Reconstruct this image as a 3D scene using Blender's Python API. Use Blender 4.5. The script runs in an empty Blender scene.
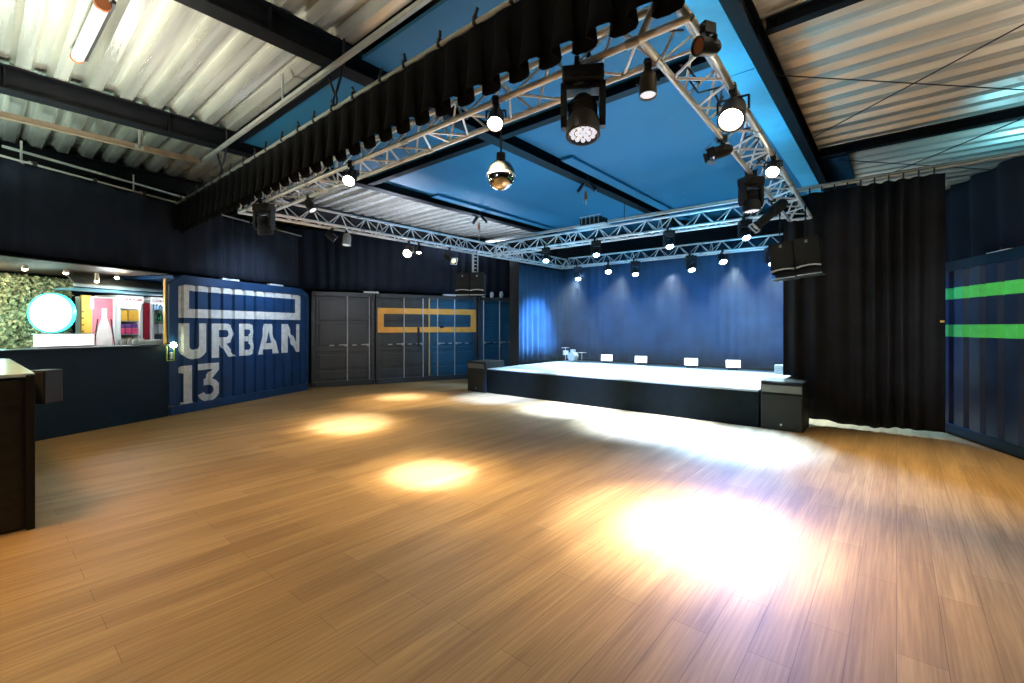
import bpy, bmesh, math, random
from mathutils import Vector, Matrix
random.seed(7)
C = bpy.context.scene.collection
PI = math.pi
CA, SA = 0.7638, 0.6455            # world axes seen from the camera (yaw 40.2 deg)
CH = 1.62                          # lens height
F = 455.0; CX = 512.0; HY = 327.0

def cw(a, z, h=0.0):               # (right, forward) of the lens -> place in the hall
    return Vector((CA*a - SA*z, SA*a + CA*z, h))
def U(px, py, h):
    z = F*(h-CH)/(HY-py); return cw((px-CX)/F*z, z, h)
def onX(px, y):                    # x on the line y = const
    k = (px-CX)/F; return y*(CA*k-SA)/(CA+SA*k)
def onY(px, x):
    k = (px-CX)/F; return x*(CA+SA*k)/(CA*k-SA)
def depth(v): return -SA*v.x + CA*v.y
def hgt(py, v): return CH + (HY-py)*depth(v)/F

# ------------------------------------------------------------------ materials
def mat(name, col, rough=.6, metal=0., var=.12, scale=6., bump=0., stretch=(1,1,1), spec=.5, emis=None, es=0., trans=0.):
    m = bpy.data.materials.new(name); m.use_nodes = True
    nt = m.node_tree; N = nt.nodes; L = nt.links
    b = N['Principled BSDF']
    b.inputs['Roughness'].default_value = rough
    b.inputs['Metallic'].default_value = metal
    b.inputs['Specular IOR Level'].default_value = spec
    if trans: b.inputs['Transmission Weight'].default_value = trans
    tc = N.new('ShaderNodeTexCoord'); mp = N.new('ShaderNodeMapping'); nz = N.new('ShaderNodeTexNoise')
    mp.inputs['Scale'].default_value = stretch
    nz.inputs['Scale'].default_value = scale; nz.inputs['Detail'].default_value = 4
    L.new(tc.outputs['Object'], mp.inputs['Vector']); L.new(mp.outputs[0], nz.inputs['Vector'])
    cr = N.new('ShaderNodeValToRGB')
    c0 = [max(0, c*(1-var)) for c in col]; c1 = [min(1, c*(1+var)) for c in col]
    cr.color_ramp.elements[0].position = .3; cr.color_ramp.elements[1].position = .7
    cr.color_ramp.elements[0].color = (*c0, 1); cr.color_ramp.elements[1].color = (*c1, 1)
    L.new(nz.outputs['Fac'], cr.inputs['Fac']); L.new(cr.outputs['Color'], b.inputs['Base Color'])
    if bump:
        bp = N.new('ShaderNodeBump'); bp.inputs['Strength'].default_value = bump; bp.inputs['Distance'].default_value = .01
        L.new(nz.outputs['Fac'], bp.inputs['Height']); L.new(bp.outputs[0], b.inputs['Normal'])
    if emis:
        b.inputs['Emission Color'].default_value = (*emis, 1); b.inputs['Emission Strength'].default_value = es
    return m

M = {}
M['black'] = mat('black_powder_coat', (.012,.012,.014), .45, spec=.4)
M['blackfab'] = mat('black_curtain_cloth', (.017,.017,.020), .85, var=.2, scale=3, spec=.2)
M['navyfab'] = mat('dark_blue_drape_cloth', (.011,.016,.028), .85, var=.2, scale=2, spec=.2)
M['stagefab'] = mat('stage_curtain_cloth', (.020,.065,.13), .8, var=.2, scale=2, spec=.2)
M['alu'] = mat('aluminium', (.80,.80,.80), .35, .45, .06, 20)
M['chrome'] = mat('chrome', (.85,.85,.85), .04, 1., 0)
M['steelblk'] = mat('black_steel', (.005,.006,.008), .55, .0, .2, spec=.12)
M['bluegal'] = mat('blue_container_paint', (.006,.038,.12), .42, 0, .25, 2.5, .1)
M['navy'] = mat('dark_navy_paint', (.0035,.018,.036), .5, 0, .2, 3, spec=.25)
M['grey'] = mat('charcoal_container_paint', (.04,.047,.052), .45, 0, .25, 2.5, .1)
M['greyb'] = mat('blue_grey_container_paint', (.012,.075,.13), .4, 0, .2, 2.5, .1)
M['white'] = mat('white_paint', (.62,.64,.64), .55, 0, .14, 9)
M['orange'] = mat('orange_paint', (.75,.36,.06), .5, 0, .1, 6)
M['green'] = mat('green_paint', (.10,.70,.12), .5, 0, .1, 6)
M['galv'] = mat('galvanised_bar', (.5,.52,.52), .35, .6, .1)
M['copper'] = mat('brown_strut_channel', (.35,.24,.16), .4, .5, .15, 8)
M['strut'] = mat('zinc_strut_channel', (.5,.5,.46), .4, .6, .1, 8)
M['cable'] = mat('cable_black', (.01,.01,.01), .5)
M['spk'] = mat('speaker_coating', (.016,.019,.021), .65, 0, .1, 60, .2, spec=.3)
M['grille'] = mat('speaker_grille', (.020,.023,.021), .6, .1, .35, 180, spec=.3)
M['deck'] = mat('stage_deck_vinyl', (.36,.44,.48), .35, 0, .1, 4)
M['plastic'] = mat('white_plastic', (.8,.8,.8), .3, 0, .03)
M['red'] = mat('red_print', (.6,.02,.03), .4)
M['yellow'] = mat('yellow_board', (.80,.45,.06), .5)
M['pink'] = mat('pink_pack', (.7,.08,.2), .4)
M['darkred'] = mat('dark_red_panel', (.35,.02,.04), .4)
M['stone'] = mat('crumpled_black_panel', (.007,.007,.005), .4, 0, .8, 5, 1.0, (1,1,2.5), spec=.35)
M['leaf'] = mat('green_leaf', (.36,.40,.24), .5, 0, .9, 22)
M['wood'] = mat('pale_wood', (.5,.36,.2), .5)
M['rust'] = mat('rust_orange_gel', (.35,.10,.03), .35)
M['warm'] = mat('warm_lens', (1,.9,.7), .3, emis=(1,.88,.62), es=45)
M['cool'] = mat('cool_blue_lens', (.6,.8,1), .3, emis=(.45,.72,1), es=28)
M['mint'] = mat('mint_white_lens', (.8,1,.9), .3, emis=(.75,1,.9), es=35)
M['dimlens'] = mat('led_lens', (.8,.85,.9), .15, emis=(.8,.85,1), es=.7)
M['warmsoft'] = mat('soft_warm_lamp', (1,.9,.7), .3, emis=(1,.75,.45), es=14)
M['sign'] = mat('white_sign_light', (.9,1,1), .3, emis=(.75,1,.97), es=3.2)
M['signrim'] = mat('cyan_sign_rim', (.1,.9,.85), .3, emis=(.05,.85,.8), es=2.2)
M['signink'] = mat('teal_sign_print', (.3,.7,.7), .3, emis=(.4,.85,.83), es=1.0)
M['lightbox'] = mat('warm_white_lightbox', (1,1,1), .3, emis=(1,.93,.9), es=2.2)
M['fridgelight'] = mat('fridge_header_light', (.9,.95,.95), .3, emis=(.85,.95,1), es=.9)
M['fridgein'] = mat('fridge_interior', (.55,.6,.62), .5)
M['foot'] = mat('footlight_face', (.9,.95,1), .3, emis=(.8,.93,1), es=3)
M['green_led'] = mat('green_white_lamp', (.9,1,.7), .3, emis=(.85,1,.6), es=40)
M['lime'] = mat('yellow_green_frame', (.45,.6,.05), .5)
M['brown'] = mat('brown_bottle', (.25,.10,.04), .25)
M['gold'] = mat('gold_label', (.7,.42,.1), .4)
M['greenglass'] = mat('green_bottle', (.03,.16,.07), .2)
M['bluebottle'] = mat('blue_water_bottle', (.2,.45,.75), .2)
M['shadow'] = mat('matt_black_paint', (.01,.01,.012), .8)
M['paleboard'] = mat('pale_grey_box', (.6,.65,.66), .5)

def floor_mat():
    m = bpy.data.materials.new('oak_plank_floor'); m.use_nodes = True
    nt = m.node_tree; N = nt.nodes; L = nt.links; b = N['Principled BSDF']
    tc = N.new('ShaderNodeTexCoord'); mp = N.new('ShaderNodeMapping'); mp.inputs['Rotation'].default_value = (0,0,PI/2)
    L.new(tc.outputs['Object'], mp.inputs['Vector'])
    br = N.new('ShaderNodeTexBrick'); br.inputs['Scale'].default_value = 1
    br.inputs['Brick Width'].default_value = 1.25; br.inputs['Row Height'].default_value = .19
    br.inputs['Mortar Size'].default_value = .0015; br.inputs['Mortar Smooth'].default_value = .3
    br.inputs['Color1'].default_value = (.415,.27,.115,1); br.inputs['Color2'].default_value = (.345,.215,.088,1)
    br.inputs['Mortar'].default_value = (.17,.09,.035,1); br.offset = .37
    L.new(mp.outputs[0], br.inputs['Vector'])
    g = N.new('ShaderNodeMapping'); g.inputs['Scale'].default_value = (60,1.6,1); L.new(tc.outputs['Object'], g.inputs['Vector'])
    nz = N.new('ShaderNodeTexNoise'); nz.inputs['Scale'].default_value = 1; nz.inputs['Detail'].default_value = 7; nz.inputs['Roughness'].default_value = .6
    L.new(g.outputs[0], nz.inputs['Vector'])
    cr = N.new('ShaderNodeValToRGB'); cr.color_ramp.elements[0].position = .32; cr.color_ramp.elements[0].color = (.66,.63,.58,1)
    cr.color_ramp.elements[1].position = .68; cr.color_ramp.elements[1].color = (1.0,1.0,1.0,1)
    L.new(nz.outputs['Fac'], cr.inputs['Fac'])
    g2 = N.new('ShaderNodeMapping'); g2.inputs['Scale'].default_value = (7,.45,1); L.new(tc.outputs['Object'], g2.inputs['Vector'])
    n2 = N.new('ShaderNodeTexNoise'); n2.inputs['Scale'].default_value = 1; n2.inputs['Detail'].default_value = 4
    L.new(g2.outputs[0], n2.inputs['Vector'])
    cr2 = N.new('ShaderNodeValToRGB'); cr2.color_ramp.elements[0].position = .35; cr2.color_ramp.elements[0].color = (.78,.76,.72,1)
    cr2.color_ramp.elements[1].position = .65; cr2.color_ramp.elements[1].color = (1.05,1.05,1.05,1)
    L.new(n2.outputs['Fac'], cr2.inputs['Fac'])
    mx = N.new('ShaderNodeMixRGB'); mx.blend_type = 'MULTIPLY'; mx.inputs[0].default_value = 1
    L.new(br.outputs['Color'], mx.inputs[1]); L.new(cr.outputs[0], mx.inputs[2])
    m2 = N.new('ShaderNodeMixRGB'); m2.blend_type = 'MULTIPLY'; m2.inputs[0].default_value = 1
    L.new(mx.outputs[0], m2.inputs[1]); L.new(cr2.outputs[0], m2.inputs[2])
    L.new(m2.outputs[0], b.inputs['Base Color'])
    b.inputs['Roughness'].default_value = .5
    b.inputs['Specular IOR Level'].default_value = .35
    bp = N.new('ShaderNodeBump'); bp.inputs['Strength'].default_value = .12; bp.inputs['Distance'].default_value = .004
    L.new(nz.outputs['Fac'], bp.inputs['Height']); L.new(bp.outputs[0], b.inputs['Normal'])
    return m
M['floor'] = floor_mat()

def metal_sheet(name, col, metal, rough, var):
    m = mat(name, col, rough, metal, var, 1.0, .05, (.35, 9, 1))
    return m
M['deckL'] = metal_sheet('galvanised_roof_deck', (.66,.65,.58), .7, .27, .35)
M['deckR'] = metal_sheet('cream_roof_deck', (.66,.60,.50), .45, .36, .2)

def panel_mat():
    m = bpy.data.materials.new('painted_ceiling_board'); m.use_nodes = True
    nt = m.node_tree; N = nt.nodes; L = nt.links; b = N['Principled BSDF']
    tc = N.new('ShaderNodeTexCoord'); br = N.new('ShaderNodeTexBrick'); br.inputs['Scale'].default_value = 1
    br.inputs['Brick Width'].default_value = 2.4; br.inputs['Row Height'].default_value = 1.2
    br.inputs['Mortar Size'].default_value = .006; br.offset = .5
    br.inputs['Color1'].default_value = (.005,.092,.175,1); br.inputs['Color2'].default_value = (.006,.105,.195,1); br.inputs['Mortar'].default_value = (.05,.08,.14,1)
    L.new(tc.outputs['Object'], br.inputs['Vector'])
    vo = N.new('ShaderNodeTexVoronoi'); vo.inputs['Scale'].default_value = 2.2; L.new(tc.outputs['Object'], vo.inputs['Vector'])
    cr = N.new('ShaderNodeValToRGB'); cr.color_ramp.elements[0].position = .02; cr.color_ramp.elements[0].color = (1,1,1,1)
    cr.color_ramp.elements[1].position = .035; cr.color_ramp.elements[1].color = (0,0,0,1)
    L.new(vo.outputs['Distance'], cr.inputs['Fac'])
    mx = N.new('ShaderNodeMixRGB'); mx.inputs[2].default_value = (.55,.65,.75,1)
    L.new(cr.outputs[0], mx.inputs[0]); L.new(br.outputs['Color'], mx.inputs[1]); L.new(mx.outputs[0], b.inputs['Base Color'])
    b.inputs['Roughness'].default_value = .6
    return m
M['panel'] = panel_mat()
M['soffit'] = mat('pale_blue_soffit_board', (.07,.36,.52), .55, 0, .12, 4)

# ------------------------------------------------------------------ mesh helpers
class MB:
    def __init__(s): s.bm = bmesh.new()
    def box(s, c, size, rot=None, bev=0.):
        r = bmesh.ops.create_cube(s.bm, size=1)['verts']
        mt = Matrix.Translation(Vector(c)) @ (rot.to_4x4() if rot else Matrix()) @ Matrix.Diagonal((*size, 1))
        bmesh.ops.transform(s.bm, matrix=mt, verts=r)
        if bev:
            es = list({e for v in r for e in v.link_edges})
            bmesh.ops.bevel(s.bm, geom=es, offset=bev, segments=2, affect='EDGES', profile=.5)
        return s
    def cyl(s, p0, p1, r0, r1=None, seg=12, caps=True):
        p0, p1 = Vector(p0), Vector(p1); d = p1-p0; L = d.length
        if r1 is None: r1 = r0
        q = d.to_track_quat('Z', 'Y').to_matrix().to_4x4()
        v = bmesh.ops.create_cone(s.bm, cap_ends=caps, segments=seg, radius1=r0, radius2=r1, depth=L)['verts']
        bmesh.ops.transform(s.bm, matrix=Matrix.Translation((p0+p1)/2) @ q, verts=v)
        return s
    def path(s, pts, r, seg=8):
        for a, b in zip(pts, pts[1:]): s.cyl(a, b, r, seg=seg)
        return s
    def ball(s, c, r, sc=(1,1,1), u=20, v=12):
        q = bmesh.ops.create_uvsphere(s.bm, u_segments=u, v_segments=v, radius=r)['verts']
        bmesh.ops.transform(s.bm, matrix=Matrix.Translation(Vector(c)) @ Matrix.Diagonal((*sc, 1)), verts=q)
        return s
    def lathe(s, prof, mtx=Matrix(), seg=24):
        rings = []
        for r, z in prof:
            rings.append([s.bm.verts.new(mtx @ Vector((r*math.cos(t*2*PI/seg), r*math.sin(t*2*PI/seg), z))) for t in range(seg)])
        for a, b in zip(rings, rings[1:]):
            for i in range(seg):
                j = (i+1) % seg; s.bm.faces.new((a[i], a[j], b[j], b[i]))
        return s
    def prism(s, poly, h0, h1, f=lambda x, y, h: (x, y, h)):
        a = [s.bm.verts.new(f(x, y, h0)) for x, y in poly]; b = [s.bm.verts.new(f(x, y, h1)) for x, y in poly]
        n = len(poly)
        s.bm.faces.new(a[::-1]); s.bm.faces.new(b)
        for i in range(n):
            j = (i+1) % n; s.bm.faces.new((a[i], a[j], b[j], b[i]))
        return s
    def poly(s, pts):
        s.bm.faces.new([s.bm.verts.new(p) for p in pts]); return s
    def grid(s, f, nu, nv):
        g = [[s.bm.verts.new(f(i, j)) for j in range(nv+1)] for i in range(nu+1)]
        for i in range(nu):
            for j in range(nv): s.bm.faces.new((g[i][j], g[i+1][j], g[i+1][j+1], g[i][j+1]))
        return s
    def build(s, name, m, parent=None, smooth=None, solid=0., label=None):
        bmesh.ops.recalc_face_normals(s.bm, faces=s.bm.faces)
        me = bpy.data.meshes.new(name); s.bm.to_mesh(me); s.bm.free()
        me.materials.append(M[m] if isinstance(m, str) else m)
        o = bpy.data.objects.new(name, me); C.objects.link(o)
        if parent: o.parent = parent
        if smooth:
            for p in me.polygons: p.use_smooth = True
            try: me.set_sharp_from_angle(angle=math.radians(smooth))
            except Exception: pass
        if solid:
            md = o.modifiers.new('thick', 'SOLIDIFY'); md.thickness = solid; md.offset = 0
        if label: o['label'] = label
        return o

def thing(name, label, cat, loc=(0,0,0), rz=0., group=None):
    o = bpy.data.objects.new(name, None); C.objects.link(o); o.empty_display_size = .1
    o.location = loc; o.rotation_euler = (0, 0, rz); o['label'] = label; o['category'] = cat
    if group: o['group'] = group
    return o
def tag(o, label, cat, group=None, kind=None):
    o['label'] = label; o['category'] = cat
    if group: o['group'] = group
    if kind: o['kind'] = kind
    return o
def struct(o): o['kind'] = 'structure'; return o

def spot(loc, target, power, color, angle=35, blend=.6, size=.06):
    l = bpy.data.lights.new('spot_beam', 'SPOT'); l.energy = power; l.color = color
    l.spot_size = math.radians(angle); l.spot_blend = blend; l.shadow_soft_size = size
    o = bpy.data.objects.new('spot_beam', l); C.objects.link(o); o.location = loc
    o.rotation_euler = (Vector(target)-Vector(loc)).to_track_quat('-Z', 'Y').to_euler(); return o
def point(loc, power, color, size=.1):  # serves the bar lamps and the added fill points alike
    l = bpy.data.lights.new('lamp_and_fill_point', 'POINT'); l.energy = power; l.color = color; l.shadow_soft_size = size
    o = bpy.data.objects.new('lamp_and_fill_point', l); C.objects.link(o); o.location = loc; return o

# ------------------------------------------------------------------ camera
cam = bpy.data.cameras.new('camera'); cam.sensor_width = 36; cam.lens = F/1024*36; cam.clip_start = .05
cam.shift_y = -(341.5-HY)/1024
co = bpy.data.objects.new('camera', cam); C.objects.link(co); co.location = (0,0,CH)
co.rotation_euler = (PI/2, 0, math.atan2(SA, CA)); bpy.context.scene.camera = co

# ================================================================== THE ROOM
X0, X1, Y0, Y1, CZ = -14.4, 6.0, -4.5, 14.2, 4.62
struct(MB().box(((X0+X1)/2,(Y0+Y1)/2,-.05),(X1-X0,Y1-Y0,.1)).build('floor','floor'))
struct(MB().box((X0-.05,(Y0+Y1)/2,2.5),(.1,Y1-Y0,5)).build('wall_left','shadow'))
struct(MB().box((X1+.05,(Y0+Y1)/2,2.5),(.1,Y1-Y0,5)).build('wall_right','shadow'))
struct(MB().box(((X0+X1)/2,Y0-.05,2.5),(X1-X0,.1,5)).build('wall_front','shadow'))
b = MB().box(((X0+X1)/2,Y1+.05,2.5),(X1-X0,.1,5))
struct(b.build('wall_back','navy'))

def trap(t, pitch, flat, slope, d):        # trapezoid profile height
    t = t % pitch
    if t < flat: return 0.
    if t < flat+slope: return d*(t-flat)/slope
    if t < pitch-slope: return d
    return d*(pitch-t)/slope
def breaks(a, b, pitch, flat, slope):
    out = {a, b}; k = math.floor(a/pitch)-1
    while k*pitch < b:
        for q in (0, flat, flat+slope, pitch-slope):
            v = k*pitch+q
            if a < v < b: out.add(v)
        k += 1
    return sorted(out)
def roof(name, xa, xb, ya, yb, m, pitch, flat, slope, d, z=CZ):
    ys = breaks(ya, yb, pitch, flat, slope); b = MB()
    rows = [[b.bm.verts.new((x, y, z+trap(y, pitch, flat, slope, d))) for x in (xa, xb)] for y in ys]
    for r0, r1 in zip(rows, rows[1:]): b.bm.faces.new((r0[0], r0[1], r1[1], r1[0]))
    return struct(b.build(name, m, solid=.004))
roof('ceiling_deck_side', X0, -7.9, Y0, Y1, 'deckL', .31, .12, .05, .11)
roof('ceiling_deck_near', -7.9, X1, Y0, 2.62, 'deckL', .31, .12, .05, .11)
roof('ceiling_deck_right', -1.08, X1, 2.62, Y1, 'deckR', .36, .13, .05, .06)
struct(MB().box(((X0+X1)/2,(Y0+Y1)/2,CZ+.32),(X1-X0,Y1-Y0,.1)).build('ceiling','shadow'))
struct(MB().box((-6.165,(2.68+Y1)/2,CZ-.12),(3.14,Y1-2.68,.04)).box((-2.76,(2.68+Y1)/2,CZ-.12),(3.21,Y1-2.68,.04)).build('ceiling_panels','panel'))
struct(MB().box((-.84,11.9,CZ-.06),(.42,4.6,.04)).build('ceiling_panel_corner','navy'))
# frame beams (I sections) that carry the roof
def ibeam(name, axis, c, a, b, top, d, w, label, cat='beam', m='steelblk', group=None):
    t = .018; mb = MB()
    def bx(u0, u1, v0, v1, z0, z1):
        if axis == 'y': mb.box(((v0+v1)/2,(u0+u1)/2,(z0+z1)/2),(v1-v0,u1-u0,z1-z0))
        else: mb.box(((u0+u1)/2,(v0+v1)/2,(z0+z1)/2),(u1-u0,v1-v0,z1-z0))
    bx(a,b,c-w/2,c+w/2,top-t,top); bx(a,b,c-w/2,c+w/2,top-d,top-d+t); bx(a,b,c-t/2,c+t/2,top-d+t,top-t)
    n = int((b-a)/1.5)
    for i in range(n+1):
        u = a+.1+i*(b-a-.2)/max(1,n); bx(u-.006,u+.006,c-w/2+.01,c+w/2-.01,top-d+t,top-t)
    o = mb.build(name, m); tag(o, label, cat, group); return o
ibeam('steel_beam','y',-7.85,Y0,Y1,CZ-.005,.28,.2,'black steel roof beam along the pale deck, first one in from the bar side')
ibeam('steel_beam','y',-4.48,Y0,Y1,CZ-.03,.26,.2,'black steel roof beam crossing the middle of the blue ceiling')
ibeam('steel_beam','y',-1.06,Y0,Y1,CZ-.03,.26,.12,'black steel roof beam between blue soffit strip and cream roof deck')
ibeam('steel_beam','y',-11.05,Y0,Y1,CZ-.005,.30,.2,'black steel roof beam above the dark drapes over the bar')
ibeam('steel_purlin','x',5.0,-.97,X1-.02,CZ-.01,.12,.1,'black steel purlin crossing the cream roof deck near the top edge')
ibeam('steel_purlin','x',9.02,-.97,X1-.02,CZ-.07,.14,.12,'black steel purlin across the cream deck above the tall black curtain')
ibeam('cross_beam','x',4.93,-7.74,-1.13,CZ-.01,.26,.13,'black steel beam crossing the blue ceiling just behind the nearest truss')
ibeam('edge_beam','x',2.62,-7.74,-4.60,CZ-.01,.17,.08,'thin black edge trim between pale roof deck and dark blue ceiling boards')
# pale soffit strip beside the right beam
for y0, y1, lab in ((2.75,5.3,'pale blue soffit board beside the right beam, nearest one'),(5.31,8.2,'pale blue soffit board beside the right beam, behind the bright lamp'),(8.21,12.3,'pale blue soffit board beside the right beam, nearest the tall curtain')):
    tag(MB().box((-1.265,(y0+y1)/2,CZ-.215),(.27,y1-y0,.13),bev=.004).build('soffit_board','soffit'),lab,'soffit','soffit boards beside the right beam')
for (x,lab) in ((-7.60,'narrow blue soffit strip along the first beam in from the bar side'),(-4.22,'narrow blue soffit strip along the middle ceiling beam')):
    tag(MB().box((x,9.2,CZ-.17),(.22,5.6,.05),bev=.004).build('soffit_strip','panel'),lab,'soffit')

# ================================================================== FABRICS
def ribbon(pts, z0, z1, amp, pitch, m, name, label, cat, group=None, zfun=None, sub=8, seed=0, parent=None, gather=1.0, nz=6):
    rnd = random.Random(seed); P = [Vector((*p[:2], 0)) for p in pts]
    L = [0]
    for a, b in zip(P, P[1:]): L.append(L[-1]+(b-a).length)
    tot = L[-1]; n = int(tot/pitch*sub)
    ph = [0]; 
    for i in range(n): ph.append(ph[-1]+2*PI/sub*(1+.35*math.sin(i*.071+seed)+.12*rnd.uniform(-1,1)))
    amps = [amp*(.75+.35*math.sin(i*.13+seed*2)) for i in range(n+1)]
    def at(s):
        for k in range(len(P)-1):
            if s <= L[k+1] or k == len(P)-2:
                d = (P[k+1]-P[k]).normalized(); return P[k]+d*(s-L[k]), Vector((-d.y, d.x, 0))
    mb = MB()
    def f(i, j):
        s = tot*i/n; p, nn = at(s); t = j/nz
        w = amps[i]*math.sin(ph[i]+.25*math.sin(t*3+i*.05))*(gather+(1-gather)*t)
        zt = z1-.012*abs(math.cos(ph[i]/2)); zb = (zfun(s/tot) if zfun else z0) + .008*math.sin(i*.3)
        q = p+nn*w; return (q.x, q.y, zb+(zt-zb)*(1-t))
    mb.grid(f, n, nz)
    o = mb.build(name, m, parent, smooth=60, solid=.006)
    if not parent: tag(o, label, cat, group)
    return o
# right tall curtain on the pipe rail
YR = 9.05
def zc(t): return .78 if t < .10 else (.78-(t-.10)/.04*.70 if t < .14 else .075+.02*math.sin(t*9))
ribbon([(-1.50,YR),(.54,YR)],.05,3.86,.055,.22,'blackfab','tall_curtain','tall black curtain hanging from the pipe rail right of the stage','curtain',zfun=zc,seed=3,sub=10)
# pipe rail (long)
mb = MB(); mb.cyl((-8.7,YR,3.93),(5.2,YR,3.93),.024,seg=12); mb.cyl((-8.7,YR+.12,4.0),(5.2,YR+.12,4.0),.018,seg=8)
r = thing('curtain_rail','long pipe rail crossing under the blue ceiling to the tall black curtain','rail',(0,0,0))
mb.build('pipe','strut',r,smooth=40)
for xx in (-7.85,-4.48,1.6,3.6): MB().cyl((xx,YR,3.94),(xx,YR,CZ-.27),.006,seg=6).build('drop_rod','cable',r)
for i in range(12): MB().box((-1.45+i*.17,YR,3.90),(.02,.065,.08)).build('tie','cable',r)
# stage curtains
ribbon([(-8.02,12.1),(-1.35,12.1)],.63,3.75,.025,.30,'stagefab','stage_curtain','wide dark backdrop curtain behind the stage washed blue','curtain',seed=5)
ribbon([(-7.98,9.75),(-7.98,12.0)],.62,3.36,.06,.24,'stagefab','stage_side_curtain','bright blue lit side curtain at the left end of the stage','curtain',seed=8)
mb = MB(); mb.box((-8.35,11.0,1.9),(.5,2.3,3.7)); 
tag(MB().box((-8.28,11.05,1.9),(.36,2.3,3.8),bev=.01).build('side_panel_wall','shadow'),'black partition panel behind the left side curtain of the stage','partition')
# dark slatted upper back wall
mb = MB()
for i in range(19): mb.box((-5.0,12.62,3.42+i*.052),(7.4,.03,.036))
mb.box((-5.0,12.66,2.22),(7.4,.03,4.44))
tag(mb.build('slatted_panel','navy'),'dark blue horizontal slat panel above the stage backdrop','panel')

# ================================================================== STAGE
SY = 8.17
st = thing('stage','low wide stage with pale deck and black front skirt','stage',(-4.7,8.17,0))
def L_(o, v): return Vector(v)-o.location
mb = MB(); mb.box((0,1.92,.585),(6.0,3.84,.03),bev=.004); mb.build('deck','deck',st)
mb = MB(); mb.box((0,.01,.285),(6.0,.02,.57)); mb.build('skirt',mat('stage_skirt_black',(.005,.010,.013),.7,0,.2,5,spec=.12),st)
for x in (-2.9,-1,1,2.9):
    for y in (.2,3.6): MB().box((x,y,.285),(.06,.06,.57)).build('leg','steelblk',st)
mb = MB(); mb.box((0,3.83,.285),(6.0,.02,.57)); mb.box((-2.99,1.92,.285),(.02,3.8,.57)); mb.box((2.99,1.92,.285),(.02,3.8,.57)); mb.build('side_skirt','black',st)

def subwoofer(x, y, w, d, h, lab):
    t = thing('subwoofer',lab,'subwoofer',(x,y,0),0,'subwoofers beside the stage')
    mb = MB(); mb.box((0,d/2+.01,h/2),(w,d-.02,h),bev=.008); mb.build('cabinet','spk',t)
    mb = MB(); mb.box((0,-.001,h*.40-.02),(w-.03,.022,h*.72),bev=.003); mb.build('grille','grille',t)
    mb = MB(); mb.prism([(-.0,h*.775),(.0+.012,h*.775),(-.012,h*.93),(-.02,h*.93)],-(w/2-.015),w/2-.015,lambda a,b,c:(c,a-.01,b)); mb.build('upper_panel',mat('grey_baffle',(.12,.13,.12),.5,.2,.2,60),t)
    mb = MB(); mb.box((0,-.008,h*.965),(w-.03,.02,.025)); mb.build('top_slot','shadow',t)
    mb = MB(); mb.cyl((0,-.012,.09),(0,-.02,.09),.017); mb.box((0,-.021,.09),(.012,.004,.02)); mb.build('badge','galv',t)
    for s in (-1,1): MB().box((s*(w/2+.001),d/2,h*.6),(.006,.16,.06),bev=.002).build('handle','black',t)
    return t
subwoofer(-8.02,8.10,.60,.72,.76,'black subwoofer on the floor at the left corner of the stage')
subwoofer(-1.38,8.16,.58,.66,.76,'black subwoofer on the floor at the right corner of the stage, beside tall curtain')

# footlight floods on the stage back edge
for i,(px,py) in enumerate(((607,355.5),(641,357.5),(691,360),(733,362))):
    x = onX(px, 11.62); t = thing('floor_flood',['leftmost small white flood light standing at the back of the stage','second small white flood light from the left at the back of the stage','third small white flood light from the left at the back of the stage','rightmost small white flood light standing at the back of the stage'][i],'flood light',(x,11.62,.6),.35,'flood lights along the back of the stage')
    R = Matrix.Rotation(math.radians(-14),3,'X')
    MB().box((0,0,.14),(.34,.07,.20),R,bev=.008).build('housing','black',t)
    MB().box((0,-.042,.15),(.31,.012,.175),R,bev=.002).build('lens','foot',t)
    mb=MB(); mb.box((0,.02,.012),(.22,.14,.02)); mb.box((-.16,.03,.07),(.015,.03,.12)); mb.box((.16,.03,.07),(.015,.03,.12)); mb.build('stand','black',t)
# small drum machine / kit
x = onX(573, 11.35); t = thing('small_drum_kit','small pale drum kit with stands standing at the left back of the stage','drum kit',(x,11.35,.6))
mb=MB(); mb.cyl((0,-.1,.16),(0,.1,.16),.13,seg=20); mb.build('bass_drum','white',t,smooth=40)
mb=MB(); mb.cyl((-.26,.0,.20),(-.26,.0,.32),.09,seg=16); mb.cyl((-.26,0,.0),(-.26,0,.20),.012); mb.build('floor_tom','white',t,smooth=40)
mb=MB(); mb.cyl((.3,0,.28),(.3,0,.29),.15,.02,seg=18); mb.cyl((.3,0,0),(.3,0,.28),.01); mb.cyl((.3,0,.05),(.45,0,.0),.01); mb.cyl((.3,0,.05),(.15,0,0),.01); mb.build('cymbal','galv',t,smooth=40)
mb=MB(); mb.cyl((-.3,.05,.40),(-.3,.05,.41),.13,.02,seg=18); mb.cyl((-.3,.05,.30),(-.3,.05,.40),.01); mb.cyl((0,.0,.28),(0,0,.36),.08,seg=14); mb.build('high_tom','alu',t,smooth=40)
t = thing('floor_box','tiny pale box with ribs at the right edge of the stage by the curtain','box',(onX(779,11.3),11.3,.6))
MB().box((0,0,.10),(.16,.12,.2),bev=.01).build('case','paleboard',t)
mb=MB()
for k in range(4): mb.box((0,-.065,.04+k*.04),(.13,.012,.015))
mb.build('vent','galv',t)

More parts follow.
